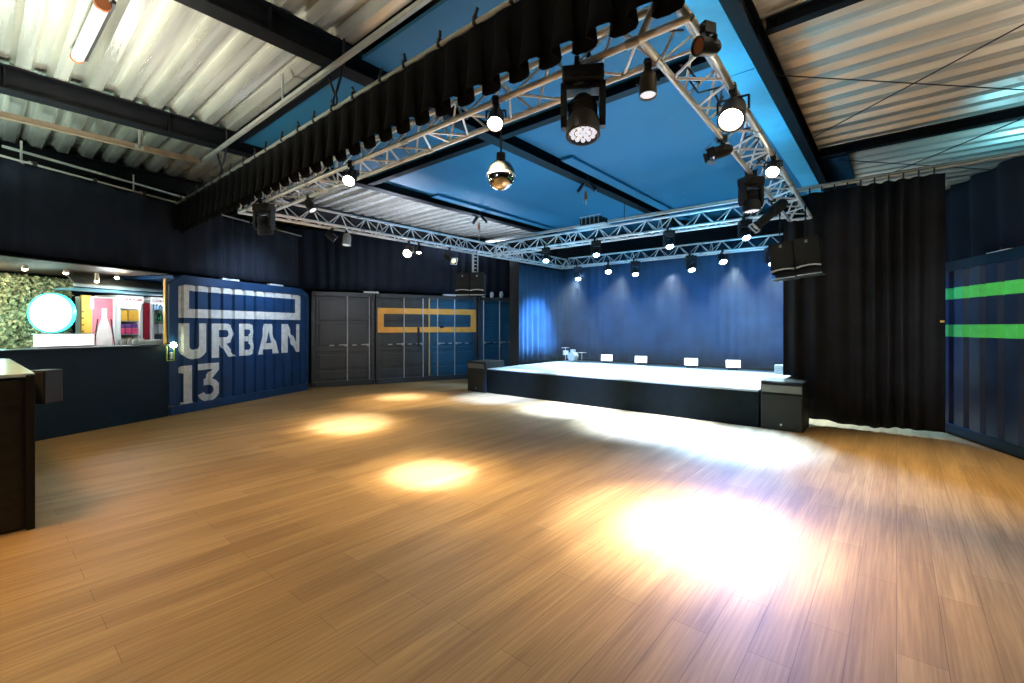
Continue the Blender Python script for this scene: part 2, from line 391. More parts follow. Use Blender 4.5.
# ================================================================== TRUSSES
W = .31; RC = .025; ZL = 3.445; ZU = ZL+.268
def truss(p0, p1, label, width=W, z=ZL, side=1, frames=(0,0)):
    p0, p1 = Vector((*p0, z)), Vector((*p1, z)); d = (p1-p0).normalized(); L = (p1-p0).length
    n = Vector((-d.y, d.x, 0))*width*side; up = Vector((0,0,width))
    t = thing('lighting_truss',label,'truss',p0,0,'aluminium triangular trusses above the dance floor')
    cs = [Vector((0,0,0)), n, n*.5+up*.866]
    for c in cs: MB().cyl(c, c+(d*L), RC, seg=12).build('chord','alu',t,smooth=40)
    s0_ = width if frames[0] else 0; s1_ = L-(width if frames[1] else 0)
    k = max(2, round((s1_-s0_)/(width*1.75)))
    for (a, b) in ((0,1),(0,2),(1,2)):
        mb = MB()
        for i in range(k):
            q0 = d*(s0_+(s1_-s0_)*(i+.04)/k); q1 = d*(s0_+(s1_-s0_)*(i+.5)/k); q2 = d*(s0_+(s1_-s0_)*(i+.96)/k)
            mb.cyl(cs[a]+q0, cs[b]+q1, .011, seg=7); mb.cyl(cs[b]+q1, cs[a]+q2, .011, seg=7)
            if i % 4 == 0: mb.cyl(cs[a]+q0, cs[b]+q0, .011, seg=7)
        mb.build('bracing','alu',t)
    for e,u in zip(frames,(0,L)):
        if e:
            MB().path([cs[0]+d*u,cs[1]+d*u,cs[2]+d*u,cs[0]+d*u],RC,10).build('end_frame','alu',t,smooth=40)
    for c in cs:
        for q_ in [max(s0_,.05)]+[v*2.0 for v in range(1,int(L/2.0))]+[min(s1_,L-.05)]:
            q = c+d*q_; MB().cyl(q-d*.045, q+d*.045, .031, seg=10).build('coupler','galv',t,smooth=40)
    return t
truss((-7.68,2.73),(-1.24,2.73),'aluminium triangular truss nearest the camera running under the black valance')
truss((-8.0,2.73),(-8.0,11.89),'aluminium triangular truss along the left side above the containers',side=-1,frames=(1,1))
truss((-.93,2.73),(-1.09,9.02),'aluminium triangular truss on the right side leading to the tall curtain',side=1,frames=(1,1))
truss((-7.68,8.37),(-1.40,8.37),'aluminium triangular truss across the front edge of the stage')
truss((-7.68,11.60),(-1.42,11.60),'aluminium triangular truss across the back of the stage')
# centre plate with motor on the front truss
px = onX(590, 8.37)
t = thing('motor_plate','pale plate with dark motor box on top of the front stage truss','motor plate',(px,8.525,ZU+.025))
MB().box((0,0,.015),(.75,.42,.03),bev=.004).build('plate','alu',t)
mb=MB(); mb.box((0,0,.11),(.5,.3,.16),bev=.01); mb.build('motor_box','black',t)
mb=MB()
for a in (-.2,-.1,0,.1,.2): mb.cyl((a,-.16,.05),(a,-.16,.22),.008,seg=6)
mb.cyl((-.25,-.16,.22),(.25,-.16,.22),.01); mb.build('cage','galv',t)
# suspension brackets with chain
def hoist(x, y, zb, lab):
    t = thing('beam_clamp_hoist',lab,'hoist',(x,y,CZ-.28),.6,'chain hoists hanging from the ceiling beams')
    mb=MB(); mb.box((-.06,0,-.03),(.05,.12,.34),Matrix.Rotation(.6,3,'Y'),bev=.006); mb.box((.09,0,-.03),(.06,.12,.30),Matrix.Rotation(-.7,3,'Y'),bev=.006); mb.build('bracket','black',t)
    H = CZ-.28-zb; mb=MB(); n=int((H-.16)/.05)
    for k in range(n): mb.box((0,0,-.18-k*.05),(.012,.03,.055) if k%2 else (.03,.012,.055),bev=.004)
    mb.build('chain','galv',t)
    mb=MB(); mb.cyl((0,0,-.24),(0,0,-.32),.035,.03,seg=12); mb.cyl((0,0,-.16),(0,0,-.24),.02); mb.build('hook','rust',t,smooth=40)
hoist(-7.85, onY(479,-7.85), ZU, 'chain hoist hanging from the beam above the left hung speakers')
hoist(-4.48, onY(586,-4.48), ZU+.2, 'chain hoist hanging from the middle beam above the motor plate')

# ================================================================== LIGHT FIXTURES
def onseg(px, seg):
    (x0,y0),(x1,y1) = seg; k=(px-CX)/F
    # a = k z, a = CA x + SA y, z = -SA x + CA y
    f0=(CA*x0+SA*y0)-k*(-SA*x0+CA*y0); f1=(CA*x1+SA*y1)-k*(-SA*x1+CA*y1); t=f0/(f0-f1)
    return x0+(x1-x0)*t, y0+(y1-y0)*t
def par(px, truss_line, lensm, lab, py=None, tilt=25, pan=0., size=1., group='small spot lamps on the trusses', name='spot_lamp', bodym='black', up=False, blades=False):
    x, y = onseg(px, truss_line)
    t = thing(name,lab,'spotlight',(x,y,ZL-RC),pan,group)
    s = size; drop = .16*s
    mb=MB(); mb.box((0,0,.02),(.05,.09,.075),bev=.006); mb.cyl((0,0,-.05),(0,0,.0),.012); mb.cyl((-.03,-.06,.02),(.03,-.06,.02),.008,seg=6); mb.build('clamp','black',t)
    mb=MB(); w=.115*s
    mb.path([(-w,0,-drop),(-w,0,-.05),(w,0,-.05),(w,0,-drop)],.009,6); mb.build('yoke','black',t)
    R = Matrix.Rotation(math.radians(-tilt),4,'X'); T = Matrix.Translation((0,0,-drop)) @ R
    mb=MB(); mb.lathe([(0,.15*s),(.05*s,.15*s),(.085*s,.10*s),(.095*s,.02*s),(.095*s,-.12*s),(.102*s,-.125*s),(.102*s,-.15*s),(.088*s,-.15*s),(.086*s,-.13*s)],T,20)
    mb.build('lamp_can',bodym,t,smooth=40)
    mb=MB(); mb.lathe([(0,-.138*s),(.05*s,-.136*s),(.086*s,-.13*s)],T,20); mb.build('lens',lensm,t,smooth=60)
    if blades:
        mb=MB()
        for q in range(4):
            A = T @ Matrix.Rotation(q*PI/2,4,'Z') @ Matrix.Translation((.12*s,0,-.2*s)) @ Matrix.Rotation(.5,4,'Y')
            v = bmesh.ops.create_cube(mb.bm,size=1)['verts']; bmesh.ops.transform(mb.bm,matrix=A@Matrix.Diagonal((.004,.15*s,.12*s,1)),verts=v)
        mb.build('barn_door','black',t)
    p = t.matrix_basis
    Mw = Matrix.Translation((x,y,ZL-RC)) @ Matrix.Rotation(pan,4,'Z') @ T
    pos = Mw @ Vector((0,0,-.2*s)); dr = (Mw.to_3x3() @ Vector((0,0,-1))).normalized()
    return t, pos, dr

def moving(px, truss_line, lab, lensm='dimlens', tilt=20, pan=0., s=1., loc=None):
    x, y = onseg(px, truss_line)
    t = thing('moving_head_light',lab,'moving head light',(x,y,ZL-RC),pan,'moving head lights on the trusses')
    mb=MB()
    for q in (-.04,.04): mb.box((q*s,0,.02),(.035,.08,.09),bev=.005); mb.cyl((q*s,-.06,.06),(q*s,.06,.06),.01,seg=6)
    mb.build('clamp','black',t)
    mb=MB(); mb.box((0,0,-.075*s),(.27*s,.19*s,.10*s),bev=.012*s); mb.box((0,-.098*s,-.075*s),(.16*s,.006,.05*s)); mb.build('base_box','black',t)
    for q in (-1,1):
        mb=MB(); mb.prism([(-.055*s,-.12*s),(.055*s,-.12*s),(.06*s,-.34*s),(.03*s,-.40*s),(-.03*s,-.40*s),(-.06*s,-.34*s)],q*.125*s-.02*s,q*.125*s+.02*s,lambda a,b,c_:(c_,a,b)); mb.build('yoke_arm','black',t)
    mb=MB(); mb.cyl((0,0,-.12*s),(0,0,-.15*s),.08*s,seg=16); mb.box((0,0,-.15*s),(.25*s,.11*s,.03*s)); mb.build('yoke_bridge','black',t)
    T = Matrix.Translation((0,0,-.31*s)) @ Matrix.Rotation(math.radians(-tilt),4,'X')
    mb=MB(); mb.lathe([(0,.12*s),(.06*s,.12*s),(.085*s,.08*s),(.09*s,-.02*s),(.108*s,-.06*s),(.112*s,-.16*s),(.098*s,-.165*s),(.096*s,-.14*s)],T,22)
    for q in range(5): mb.lathe([(.088*s,.05*s-q*.015*s),(.095*s,.045*s-q*.015*s),(.088*s,.04*s-q*.015*s)],T,22)
    mb.build('head','black',t,smooth=40)
    mb=MB(); mb.lathe([(0,-.142*s),(.096*s,-.142*s)],T,22); mb.build('lens_plate','chrome',t)
    mb=MB()
    pts=[(0,0)]+[(.038*math.cos(a*PI/3),.038*math.sin(a*PI/3)) for a in range(6)]+[(.074*math.cos(a*PI/6),.074*math.sin(a*PI/6)) for a in range(12)]
    for u,v in pts:
        mb.lathe([(0,-.156*s),(.012*s,-.152*s),(.017*s,-.142*s)],T@Matrix.Translation((u*s,v*s,0)),8)
    mb.build('led_cluster',lensm,t,smooth=60)
    Mw = Matrix.Translation((x,y,ZL-RC)) @ Matrix.Rotation(pan,4,'Z') @ T
    return t, Mw @ Vector((0,0,-.2*s)), (Mw.to_3x3() @ Vector((0,0,-1))).normalized()

FRONT=((-7.7,8.37),(-1.38,8.37)); REAR=((-7.7,11.60),(-1.42,11.60)); NEAR=((-8,2.73),(-.93,2.73)); NEARI=((-8,3.04),(-.93,3.04))
LEFT=((-8,2.99),(-8,11.95)); LEFTI=((-7.69,2.99),(-7.69,11.95)); RIGHT=((-.93,2.67),(-1.09,9.02)); RIGHTI=((-1.24,2.67),(-1.40,9.02))
BLUE=(.03,.22,1.0); SKY=(.30,.62,1.0); WARM=(1.,.74,.40); WHITE=(.95,.97,1.0)
for px,lab in ((546,'leftmost blue moving head light on the front stage truss'),(596,'blue moving head light under the motor plate on the front stage truss'),(669,'blue moving head light second from the right on the front stage truss'),(745,'rightmost blue moving head light on the front stage truss')):
    moving(px,FRONT,lab,'cool',tilt=34,pan=.62,s=.72)
for px,k,lab in ((548,'mint','leftmost small white lamp on the back stage truss'),(578,'cool','blue moving head second from the left on the back stage truss'),(608,'mint','pale white lamp left of centre on the back stage truss'),(635,'cool','bright blue moving head at the centre of the back stage truss'),(691,'cool','blue moving head right of centre on the back stage truss'),(722,'mint','pale white lamp on the right part of the back stage truss'),(771,'cool','rightmost blue moving head on the back stage truss beside the hung speakers')):
    if k == 'cool': moving(px,REAR,lab,'cool',tilt=34,pan=.6,s=.88)
    else: par(px,REAR,'mint',lab,tilt=42,pan=.6,size=.95)
moving(583,NEAR,'largest black moving head light hanging from the nearest truss','dimlens',tilt=14,pan=.55,s=1.05)
par(496,NEAR,'warm','bright warm spot lamp glowing on the nearest truss above the mirror ball',tilt=40,pan=.6,size=.68)
par(351,NEAR,'warm','bright warm spot lamp glowing at the left half of the nearest truss',tilt=45,pan=.7,size=.72)
par(648,NEARI,'dimlens','short brown black spot lamp hanging near the right end of the nearest truss',tilt=6,pan=.4,size=.62,bodym=mat('brown_black_metal',(.06,.045,.025),.4,.4))
moving(264,NEAR,'black moving head light at the left corner of the nearest truss','dimlens',tilt=-16,pan=.6,s=.95)
par(310,NEARI,'dimlens','dark narrow spot lamp turned sideways near the left end of the nearest truss',tilt=35,pan=2.0,size=.62)
par(331,LEFT,'dimlens','small dark spot lamp near the near end of the left truss',tilt=50,pan=2.6,size=.7)
par(347,LEFT,'dimlens','open ring shaped lamp on the left truss above the container doors',tilt=10,pan=.6,size=.8,bodym='galv')
par(409,LEFT,'warm','bright white spot lamp on the left truss above the orange frame',tilt=55,pan=.6,size=1.0)
par(419,LEFT,'warm','smaller glowing lamp right beside the bright one on the left truss',tilt=20,pan=.7,size=.6)
par(733,RIGHT,'warm','brightest warm spot lamp on the right truss',tilt=45,pan=.1,size=.95)
par(773,RIGHT,'warm','second warm spot lamp farther along the right truss',tilt=48,pan=.1,size=.7)
par(722,RIGHTI,'dimlens','dark spot lamp with barn doors under the inner edge of the right truss',tilt=75,pan=-1.0,size=.62,blades=True)
moving(751,RIGHTI,'black moving head light with brown sheen under the right truss','dimlens',tilt=6,pan=.9,s=.92)
par(708,((-.88,2.3),(-.88,5.)),'rust','orange gelled round lamp at the near corner of the right truss',tilt=80,pan=-.5,size=.55)
def profile_lamp(px, line, lab, tilt, pan, s=1., lens='dimlens'):
    x, y = onseg(px, line)
    t = thing('profile_spotlight',lab,'spotlight',(x,y,ZL-RC),pan,'long profile spotlights on the trusses')
    mb=MB(); mb.box((0,0,.02),(.05,.09,.075),bev=.006); mb.cyl((0,0,-.06),(0,0,0),.012); mb.build('clamp','black',t)
    MB().path([(-.11*s,0,-.2*s),(-.11*s,0,-.06),(.11*s,0,-.06),(.11*s,0,-.2*s)],.009,6).build('yoke','black',t)
    T = Matrix.Translation((0,0,-.2*s)) @ Matrix.Rotation(math.radians(-tilt),4,'X')
    mb=MB(); mb.lathe([(0,.28*s),(.07*s,.27*s),(.09*s,.2*s),(.09*s,.0),(.075*s,-.02*s),(.07*s,-.28*s),(.085*s,-.29*s),(.085*s,-.36*s),(.07*s,-.36*s),(.068*s,-.33*s)],T,18); mb.build('barrel','spk',t,smooth=40)
    mb=MB(); mb.lathe([(0,-.335*s),(.07*s,-.335*s)],T,18); mb.build('lens',lens,t)
    mb=MB()
    for q in range(4):
        A = T @ Matrix.Rotation(q*PI/2,4,'Z') @ Matrix.Translation((.085*s,0,-.37*s))
        v = bmesh.ops.create_cube(mb.bm,size=1)['verts']; bmesh.ops.transform(mb.bm,matrix=A@Matrix.Diagonal((.01,.17*s,.03*s,1)),verts=v)
    mb.build('gel_frame','galv',t)
profile_lamp(449,LEFT,'long profile spotlight on the left truss beside the hung speakers',66,math.radians(72),.85,mat('yellow_lens',(1,.9,.4),.3,emis=(1,.9,.5),es=1.2))
profile_lamp(772,RIGHTI,'long profile spotlight pointing down left below the far end of the right truss',48,math.radians(-60),.85)

# mirror ball
x = onX(501,2.95); v=Vector((x,2.95,0)); hz = hgt(176.5,v); rb = 15.0*depth(v)/F*.93
t = thing('mirror_ball','round mirror ball with dark hood hanging under the nearest truss','mirror ball',(x,2.95,hz))
mb=MB(); mb.lathe([(rb*math.sin(a*PI/2/8),-rb*math.cos(a*PI/2/8)) for a in range(9)],seg=32); mb.build('mirror_bowl','chrome',t,smooth=60)
mb=MB(); mb.lathe([(rb*1.0,0),(rb*1.04,.003),(rb*1.04,.02),(rb*.98,.024)],seg=32); mb.build('ring','alu',t,smooth=40)
mb=MB(); mb.lathe([(rb*math.cos(a*PI/2/8)*.98,.02+rb*math.sin(a*PI/2/8)) for a in range(9)],seg=32); mb.build('hood',mat('smoky_hood',(.12,.13,.14),.12,.5),t,smooth=60)
top = ZL-RC-hz
mb=MB(); mb.cyl((0,0,rb),(0,0,rb+.08),.04,seg=14); mb.cyl((0,0,rb+.08),(0,0,top),.008,seg=8); mb.build('motor','black',t)

# hung speakers
def hung(x, y, ztop, yaw, roll, lab, w=.36, h=.50, d=.36, s=1, chain=ZL):
    t = thing('hanging_speaker',lab,'speaker',(x,y,ztop),yaw,'loudspeakers hung in pairs from the trusses')
    R = Matrix.Rotation(roll,4,'Y')
    def P(mb):
        bmesh.ops.transform(mb.bm,matrix=R,verts=mb.bm.verts); return mb
    mb=MB(); mb.prism([(-d/2,0),(d/2,0),(d/2*.8,-h*1.0),(-d/2-.03,-h),(-d/2+.06,-h*.80),(-d/2,-h*.72)],-w/2,w/2,lambda a,b,c:(c,a,b)); P(mb).build('cabinet','spk',t)
    mb=MB(); mb.box((0,-d/2-.006,-h*.36),(w-.02,.012,h*.68),bev=.003); P(mb).build('grille','grille',t)
    mb=MB(); mb.prism([(-d/2-.035,-h*.985),(-d/2+.045,-h*.80),(-d/2+.035,-h*.80),(-d/2-.045,-h*.985)],-w/2+.015,w/2-.015,lambda a,b,c:(c,a,b)); P(mb).build('horn','black',t)
    mb=MB(); mb.prism([(-w/2+.01,-h*.80),(-w/2+.01,-h*.76),(-w*.25,-h*.735),(0,-h*.725),(w*.25,-h*.735),(w/2-.01,-h*.76),(w/2-.01,-h*.80),(w*.25,-h*.765),(0,-h*.755),(-w*.25,-h*.765)],-d/2-.045,-d/2+.01,lambda a,b,c:(a,c,b)); mb.box((0,-d/2-.045,-h*.99),(w-.01,.012,.012)); P(mb).build('horn_lip','alu',t)
    mb=MB(); mb.box((0,-d/2-.018,-.055),(.035,.012,.045),bev=.003); mb.cyl((0,-d/2-.015,-.05),(0,-d/2-.028,-.05),.012); P(mb).build('fly_point','galv',t)
    H=chain-ztop; mb=MB(); n=max(2,int((H+.04)/.045))
    for k in range(n): mb.box((0,-d/2-.02,-.03+k*.045),(.01,.026,.05) if k%2 else (.026,.01,.05),bev=.003)
    mb.build('chain','black',t)
# right pair
bx = Vector((-1.12,8.0,0))
rowdir = Vector((math.cos(-.12),math.sin(-.12),0))
c0 = U(795,241,3.0); yb = 7.9
xr = onX(795,yb)
for k,lab in ((-1,'grey black speaker hung right of the stage, left one of the pair'),(1,'grey black speaker hung right of the stage, right one nearer the tall curtain')):
    hung(xr+rowdir.x*.165*k, yb+rowdir.y*.165*k, 2.89+.165*k*.10, -.02, -.09, lab, h=.54, w=.315)
yl = 7.75; xl=-8.0
rd = Vector((math.cos(.62),math.sin(.62),0)); c = Vector((xl+.1,onY(471,xl+.1),0))
for k,lab in ((-1,'dark speaker hung from the left truss, left one of the pair'),(1,'dark speaker hung from the left truss, right one of the pair')):
    hung(c.x+rd.x*.175*k, c.y+rd.y*.175*k, 2.90, .62, 0, lab, w=.34, h=.52)
mb=MB(); 
tz = thing('speaker_hanger','vertical ladder bracket holding the left hung speakers under the truss','bracket',(c.x,c.y,2.92),.62)
mb.box((.05,0,.26),(.05,.05,.52),bev=.004); mb.box((.16,0,.26),(.03,.04,.52),bev=.004)
for k in range(6): mb.box((.105,0,.04+k*.09),(.1,.02,.02))
mb.build('frame','alu',tz)
MB().box((0,0,.01),(.6,.08,.03),bev=.004).build('fly_bar','black',tz)

# ================================================================== VALANCE
YV = 2.49
t = thing('valance','long black scalloped valance hanging in front of the nearest truss','valance',(0,YV,0))
rnd = random.Random(4); mb = MB(); xa, xb = -10.7, .4; pitch=.27; sub=12; n=int((xb-xa)/pitch*sub)
def fv(i,j):
    s=i/sub; t_=j/5; ph=2*PI*s
    a=.050
    xx=xa+pitch*s+ .055*math.sin(2*ph)*(.2+.8*t_**2); yy=a*math.cos(ph)*(.12+.88*t_)
    z=3.93-(3.93-3.415)*t_ - .03*t_*math.cos(ph)
    return (xx,yy,z)
mb.grid(fv,n,5); mb.build('drape',mat('valance_cloth',(.007,.007,.0075),.9,0,.2,4,spec=.1),t,smooth=60,solid=.008)
mb=MB(); mb.cyl((xa-.05,0,3.955),(xb,0,3.955),.022,seg=10); mb.build('rail','strut',t,smooth=40)
for k in range(26):
    mb=MB(); xx=xa+.2+k*.42+.07*rnd.uniform(-1,1)
    mb.box((xx,0,3.965),(.03,.06,.07),bev=.006); mb.box((xx+.02,-.02,4.015),(.015,.02,.07),Matrix.Rotation(rnd.uniform(-.7,.7),3,'Y')); mb.build('tie','cable',t)
# slings from the beams to the rail
for bxp,lab in ((-7.85,'black sling loop from the left ceiling beam down to the valance rail'),(-4.48,'black sling loop from the middle ceiling beam down to the valance rail')):
    s_=thing('sling',lab,'sling',(bxp,YV-.05,3.94),0,'sling loops from beam to valance rail')
    mb=MB(); H=CZ-3.94
    for q in (-1,1):
        mb.path([(0,0,.1),(.09*q,.02*q,.3),(.11*q,.03*q,H-.27),(.115*q,.03*q,H-.02)],.014,6)
    mb.build('strap','cable',s_)
    mb=MB(); mb.path([(0,0,.12),(.035,0,.07),(.03,0,.0),(-.03,0,0),(-.035,0,.07),(0,0,.12)],.008,6); mb.build('shackle','steelblk',s_)

# ================================================================== OVERHEAD STRUTS
t = thing('strut_channel','brown strut channel running along under the pale roof deck at far left','strut',(-8.4,0,4.20))
mb=MB(); mb.box((0,-1.0,0),(.08,6.6,.012)); mb.box((-.036,-1.0,.03),(.008,6.6,.06)); mb.box((.036,-1.0,.03),(.008,6.6,.06)); mb.build('channel','copper',t)
mb=MB(); mb.box((0,2.2,.04),(.12,.16,.09),bev=.008); mb.build('end_joint','copper',t)
for y in (-2.2,1.55):
    mb=MB(); mb.box((.03,y,.21),(.04,.02,.42)); mb.box((-.03,y+.03,.21),(.02,.04,.42)); mb.box((0,y,.02),(.10,.1,.05)); mb.build('hanger','strut',t)
t = thing('cross_strut','pale grey strut pipe crossing overhead from the brown channel toward the upper edge','strut',(-8.4,2.36,4.27))
mb=MB(); mb.box((3.3,0,0),(6.9,.045,.045),bev=.005); mb.build('channel','strut',t)
for x in (3.0,):
    mb=MB(); mb.box((x-.15,0,.17),(.03,.012,.36)); 
    for k in range(7): mb.box((x-.15,-.008,.02+k*.045),(.012,.004,.02))
    mb.build('perforated_strap','galv',t)
t = thing('cross_strut','thin pipe strut across the drapes above the bar','strut',(-11.3,0,3.98))
# fluorescent fixture
p0=U(77,58,4.52); p1=U(103,3,4.52)
t = thing('tube_lamp','white round tube lamp fixed under the pale roof deck at far left','tube lamp',((p0.x+p1.x)/2,(p0.y+p1.y)/2,4.52),math.atan2(p1.y-p0.y,p1.x-p0.x))
mb=MB(); mb.cyl((-.62,0,0),(.62,0,0),.055,seg=18); mb.build('tube','plastic',t,smooth=40)
MB().cyl((.62,0,0),(.66,0,0),.06,seg=18).build('end_cap','rust',t,smooth=40); MB().cyl((-.66,0,0),(-.62,0,0),.06,seg=18).build('end_cap','rust',t,smooth=40)
mb=MB(); mb.box((0,.07,.03),(1.4,.03,.04)); mb.box((.3,0,.07),(.04,.06,.06)); mb.box((-.3,0,.07),(.04,.06,.06)); mb.build('mounting_bar','cable',t)
for o in list(C.objects):
    if o.name.startswith('cross_strut') and not [c for c in C.objects if c.parent==o]: bpy.data.objects.remove(o)
# roof bracing wires at right
def wire(a, b, lab, r=.008):
    o=MB().cyl(a,b,r,seg=6).build('bracing_wire','cable'); tag(o,lab,'wire','bracing wires under the cream roof deck')
wire(U(772,75,4.5),U(1060,92,4.5),'thin black bracing wire running almost level across the cream roof deck')
wire(U(812,138,4.45),U(1060,5,4.45),'thin black bracing wire slanting up right across the cream roof deck')
wire(U(870,182,4.35),U(1060,103,4.35),'thin black bracing wire slanting behind the purlin above the tall curtain')
wire(U(840,160,4.35),U(1010,171,4.35),'thin black bracing wire running just above the top of the tall curtain')

# ================================================================== BLUE CONTAINER + BAR (local frame: x along face to the right, y into depth)
OB = Vector((-10.107,2.294,0)); AB = math.atan2(.910,-.4147)
PITCH, FL, SL, DP = .28, .175, .022, .05
def corr(x): return trap(x, PITCH, FL, SL, DP)
def painted(polys, m, name, parent, off=.004, x0=0.):
    """flat shapes (x,z) laid on the corrugated sheet so that they follow its ribs"""
    mb = MB()
    for P in polys: mb.bm.faces.new([mb.bm.verts.new((x,0,z)) for x,z in P])
    xs=[v.co.x for v in mb.bm.verts]
    for bx_ in breaks(min(xs),max(xs),PITCH,FL,SL)[1:-1]:
        g=list(mb.bm.verts)+list(mb.bm.edges)+list(mb.bm.faces)
        bmesh.ops.bisect_plane(mb.bm,geom=g,plane_co=(bx_,0,0),plane_no=(1,0,0),dist=1e-6)
    for v in mb.bm.verts: v.co.y = corr(v.co.x)-off
    return mb.build(name,m,parent)
def corr_wall(mb, xa, xb, za, zb, y=0.):
    xs = breaks(xa,xb,PITCH,FL,SL)
    for a,b_ in zip(xs,xs[1:]):
        e=1e-5
        ya=corr(a+e) if True else 0; yb_=corr(b_-e)
        mb.poly([(a,y+ya,za),(b_,y+yb_,za),(b_,y+yb_,zb),(a,y+ya,zb)])
def rect(x0,z0,x1,z1): return [(x0,z0),(x1,z0),(x1,z1),(x0,z1)]
def arc(cx,cz,rx,rz,tx,tz,a0,a1,n=12):
    out=[]
    for i in range(n):
        p=math.radians(a0+(a1-a0)*i/n); q=math.radians(a0+(a1-a0)*(i+1)/n)
        out.append([(cx+rx*math.cos(p),cz+rz*math.sin(p)),(cx+rx*math.cos(q),cz+rz*math.sin(q)),(cx+(rx-tx)*math.cos(q),cz+(rz-tz)*math.sin(q)),(cx+(rx-tx)*math.cos(p),cz+(rz-tz)*math.sin(p))])
    return out
def letter(ch, x0, x1, z0, z1, t):
    w=x1-x0; h=z1-z0
    if ch=='U':
        r=w/2; return [rect(x0,z0+r*.9,x0+t,z1),rect(x1-t,z0+r*.9,x1,z1)]+arc(x0+r,z0+r*.9,r,r*.9,t,t*.95,180,360)
    if ch=='R':
        zb=z0+h*.40; rr=(z1-zb)/2
        return [rect(x0,z0,x0+t,z1),rect(x0+t,z1-t*.8,x1-rr-.02,z1),rect(x0+t,zb,x1-rr-.02,zb+t*.8)]+arc(x1-rr-.02,zb+rr,rr+.0,rr,t*.9,t*.8,-90,90)+[[(x0+t+.03,zb),(x0+t+.17,zb),(x1+.01,z0),(x1-t-.01,z0)]]
    if ch=='B':
        zm=z0+h*.52; r1=(z1-zm)/2+.01; r2=(zm-z0)/2+.01
        return [rect(x0,z0,x0+t,z1),rect(x0+t,z1-t*.75,x1-r1,z1),rect(x0+t,zm-t*.3,x1-r1-.02,zm+t*.35),rect(x0+t,z0,x1-r2,z0+t*.75)]+arc(x1-r1-.01,z1-r1,r1,r1,t*.8,t*.75,-90,90)+arc(x1-r2,z0+r2,r2,r2,t*.85,t*.75,-90,90)
    if ch=='A':
        c=(x0+x1)/2; a=t*.55
        return [[(x0,z0),(x0+t,z0),(c,z1-.16),(c,z1),(c-a,z1)],[(x1,z0),(x1-t,z0),(c,z1-.16),(c,z1),(c+a,z1)][::-1],[(x0+t*1.0,z0+h*.16),(x1-t*1.0,z0+h*.16),(x1-t*1.25,z0+h*.36),(x0+t*1.25,z0+h*.36)]]
    if ch=='N':
        return [rect(x0,z0,x0+t,z1),rect(x1-t,z0,x1,z1),[(x0+t,z1),(x0+t,z1-t*1.5),(x1-t,z0),(x1-t,z0+t*1.5)][::-1]]
    if ch=='1':
        return [rect(x0+w*.32,z0,x1-w*.08,z1),[(x0,z1-h*.06),(x0+w*.32,z1-.0),(x0+w*.32,z1-h*.20),(x0,z1-h*.17)][::-1],rect(x0+w*.2,z0,x0+w*.32,z0+h*.05),rect(x1-w*.08,z0,x1,z0+h*.05)]
    if ch=='3':
        r=w/2; rz=h*.30
        return [rect(x0+.02,z1-t*.8,x1,z1),[(x1,z1-t*.8),(x1-t*1.1,z1-t*.8),(x0+w*.30,z0+h*.58),(x0+w*.62,z0+h*.58)],]+arc(x0+r,z0+rz,r,rz,t*.95,t*.85,-160,92,18)+[rect(x0+w*.28,z0+rz*2-t*.85,x0+w*.5,z0+rz*2)]
    return []
t = thing('blue_container','blue shipping container with painted white frame and big lettering beside the bar','shipping container',OB,AB)
mb=MB(); corr_wall(mb,.10,3.50,.16,2.42); mb.build('corrugated_side','bluegal',t)
mb=MB()   # frame rails with chamfered corners
mb.box((1.8,.03,.08),(3.56,.10,.16),bev=.01); mb.box((1.8,.03,2.505),(3.1,.10,.17),bev=.01)
mb.box((.05,.03,1.28),(.12,.10,2.20),bev=.008); mb.box((3.55,.03,1.28),(.12,.10,2.20),bev=.008)
mb.prism([(-.01,2.36),(.11,2.36),(.30,2.42),(.30,2.59),(.26,2.59),(-.01,2.40)],-.02,.08,lambda a,b_,c_:(a,c_,b_))
mb.prism([(3.61,2.36),(3.49,2.36),(3.30,2.42),(3.30,2.59),(3.36,2.59),(3.61,2.43)],-.02,.08,lambda a,b_,c_:(a,c_,b_))
mb.build('frame','bluegal',t)
mb=MB(); mb.box((1.8,1.25,2.56),(3.3,2.3,.05)); mb.box((3.57,1.25,1.28),(.05,2.3,2.5)); mb.build('shell','bluegal',t)
fr = [rect(.2,2.31,3.35,2.50),rect(.2,1.795,3.35,1.965),rect(.2,1.965,.38,2.31),rect(3.14,1.965,3.35,2.31)]
painted(fr,'white','painted_frame',t)
for ch,a,b_ in (('U',.2,.77),('R',.855,1.41),('B',1.50,1.93),('A',2.0,2.61),('N',2.73,3.34)):
    painted(letter(ch,a,b_,1.0,1.69,.185 if ch in 'U' else .165),'white','painted_letter',t)
painted(letter('1',.19,.46,.17,.89,.15),'white','painted_numeral',t); painted(letter('3',.54,1.04,.15,.90,.15),'white','painted_numeral',t)
# light battens on container roofs
def batten(loc, rz, lab):
    t_=thing('light_batten',lab,'lamp',loc,rz,'light battens on the container roofs')
    MB().box((0,0,.04),(.42,.09,.05),bev=.006).build('housing','plastic',t_)
    mb=MB(); mb.box((-.12,0,.01),(.03,.06,.03)); mb.box((.12,0,.01),(.03,.06,.03)); mb.cyl((0,0,.06),(0,0,.11),.01); mb.build('bracket','black',t_)
MBm = Matrix.Translation(OB) @ Matrix.Rotation(AB,4,'Z')
def LB(x,y,z): return MBm @ Vector((x,y,z))
batten(LB(1.45,.2,2.585),AB,'white light batten on the blue container roof above the letters, left one')
batten(LB(2.72,.2,2.585),AB,'white light batten on the blue container roof above the letters, right one')

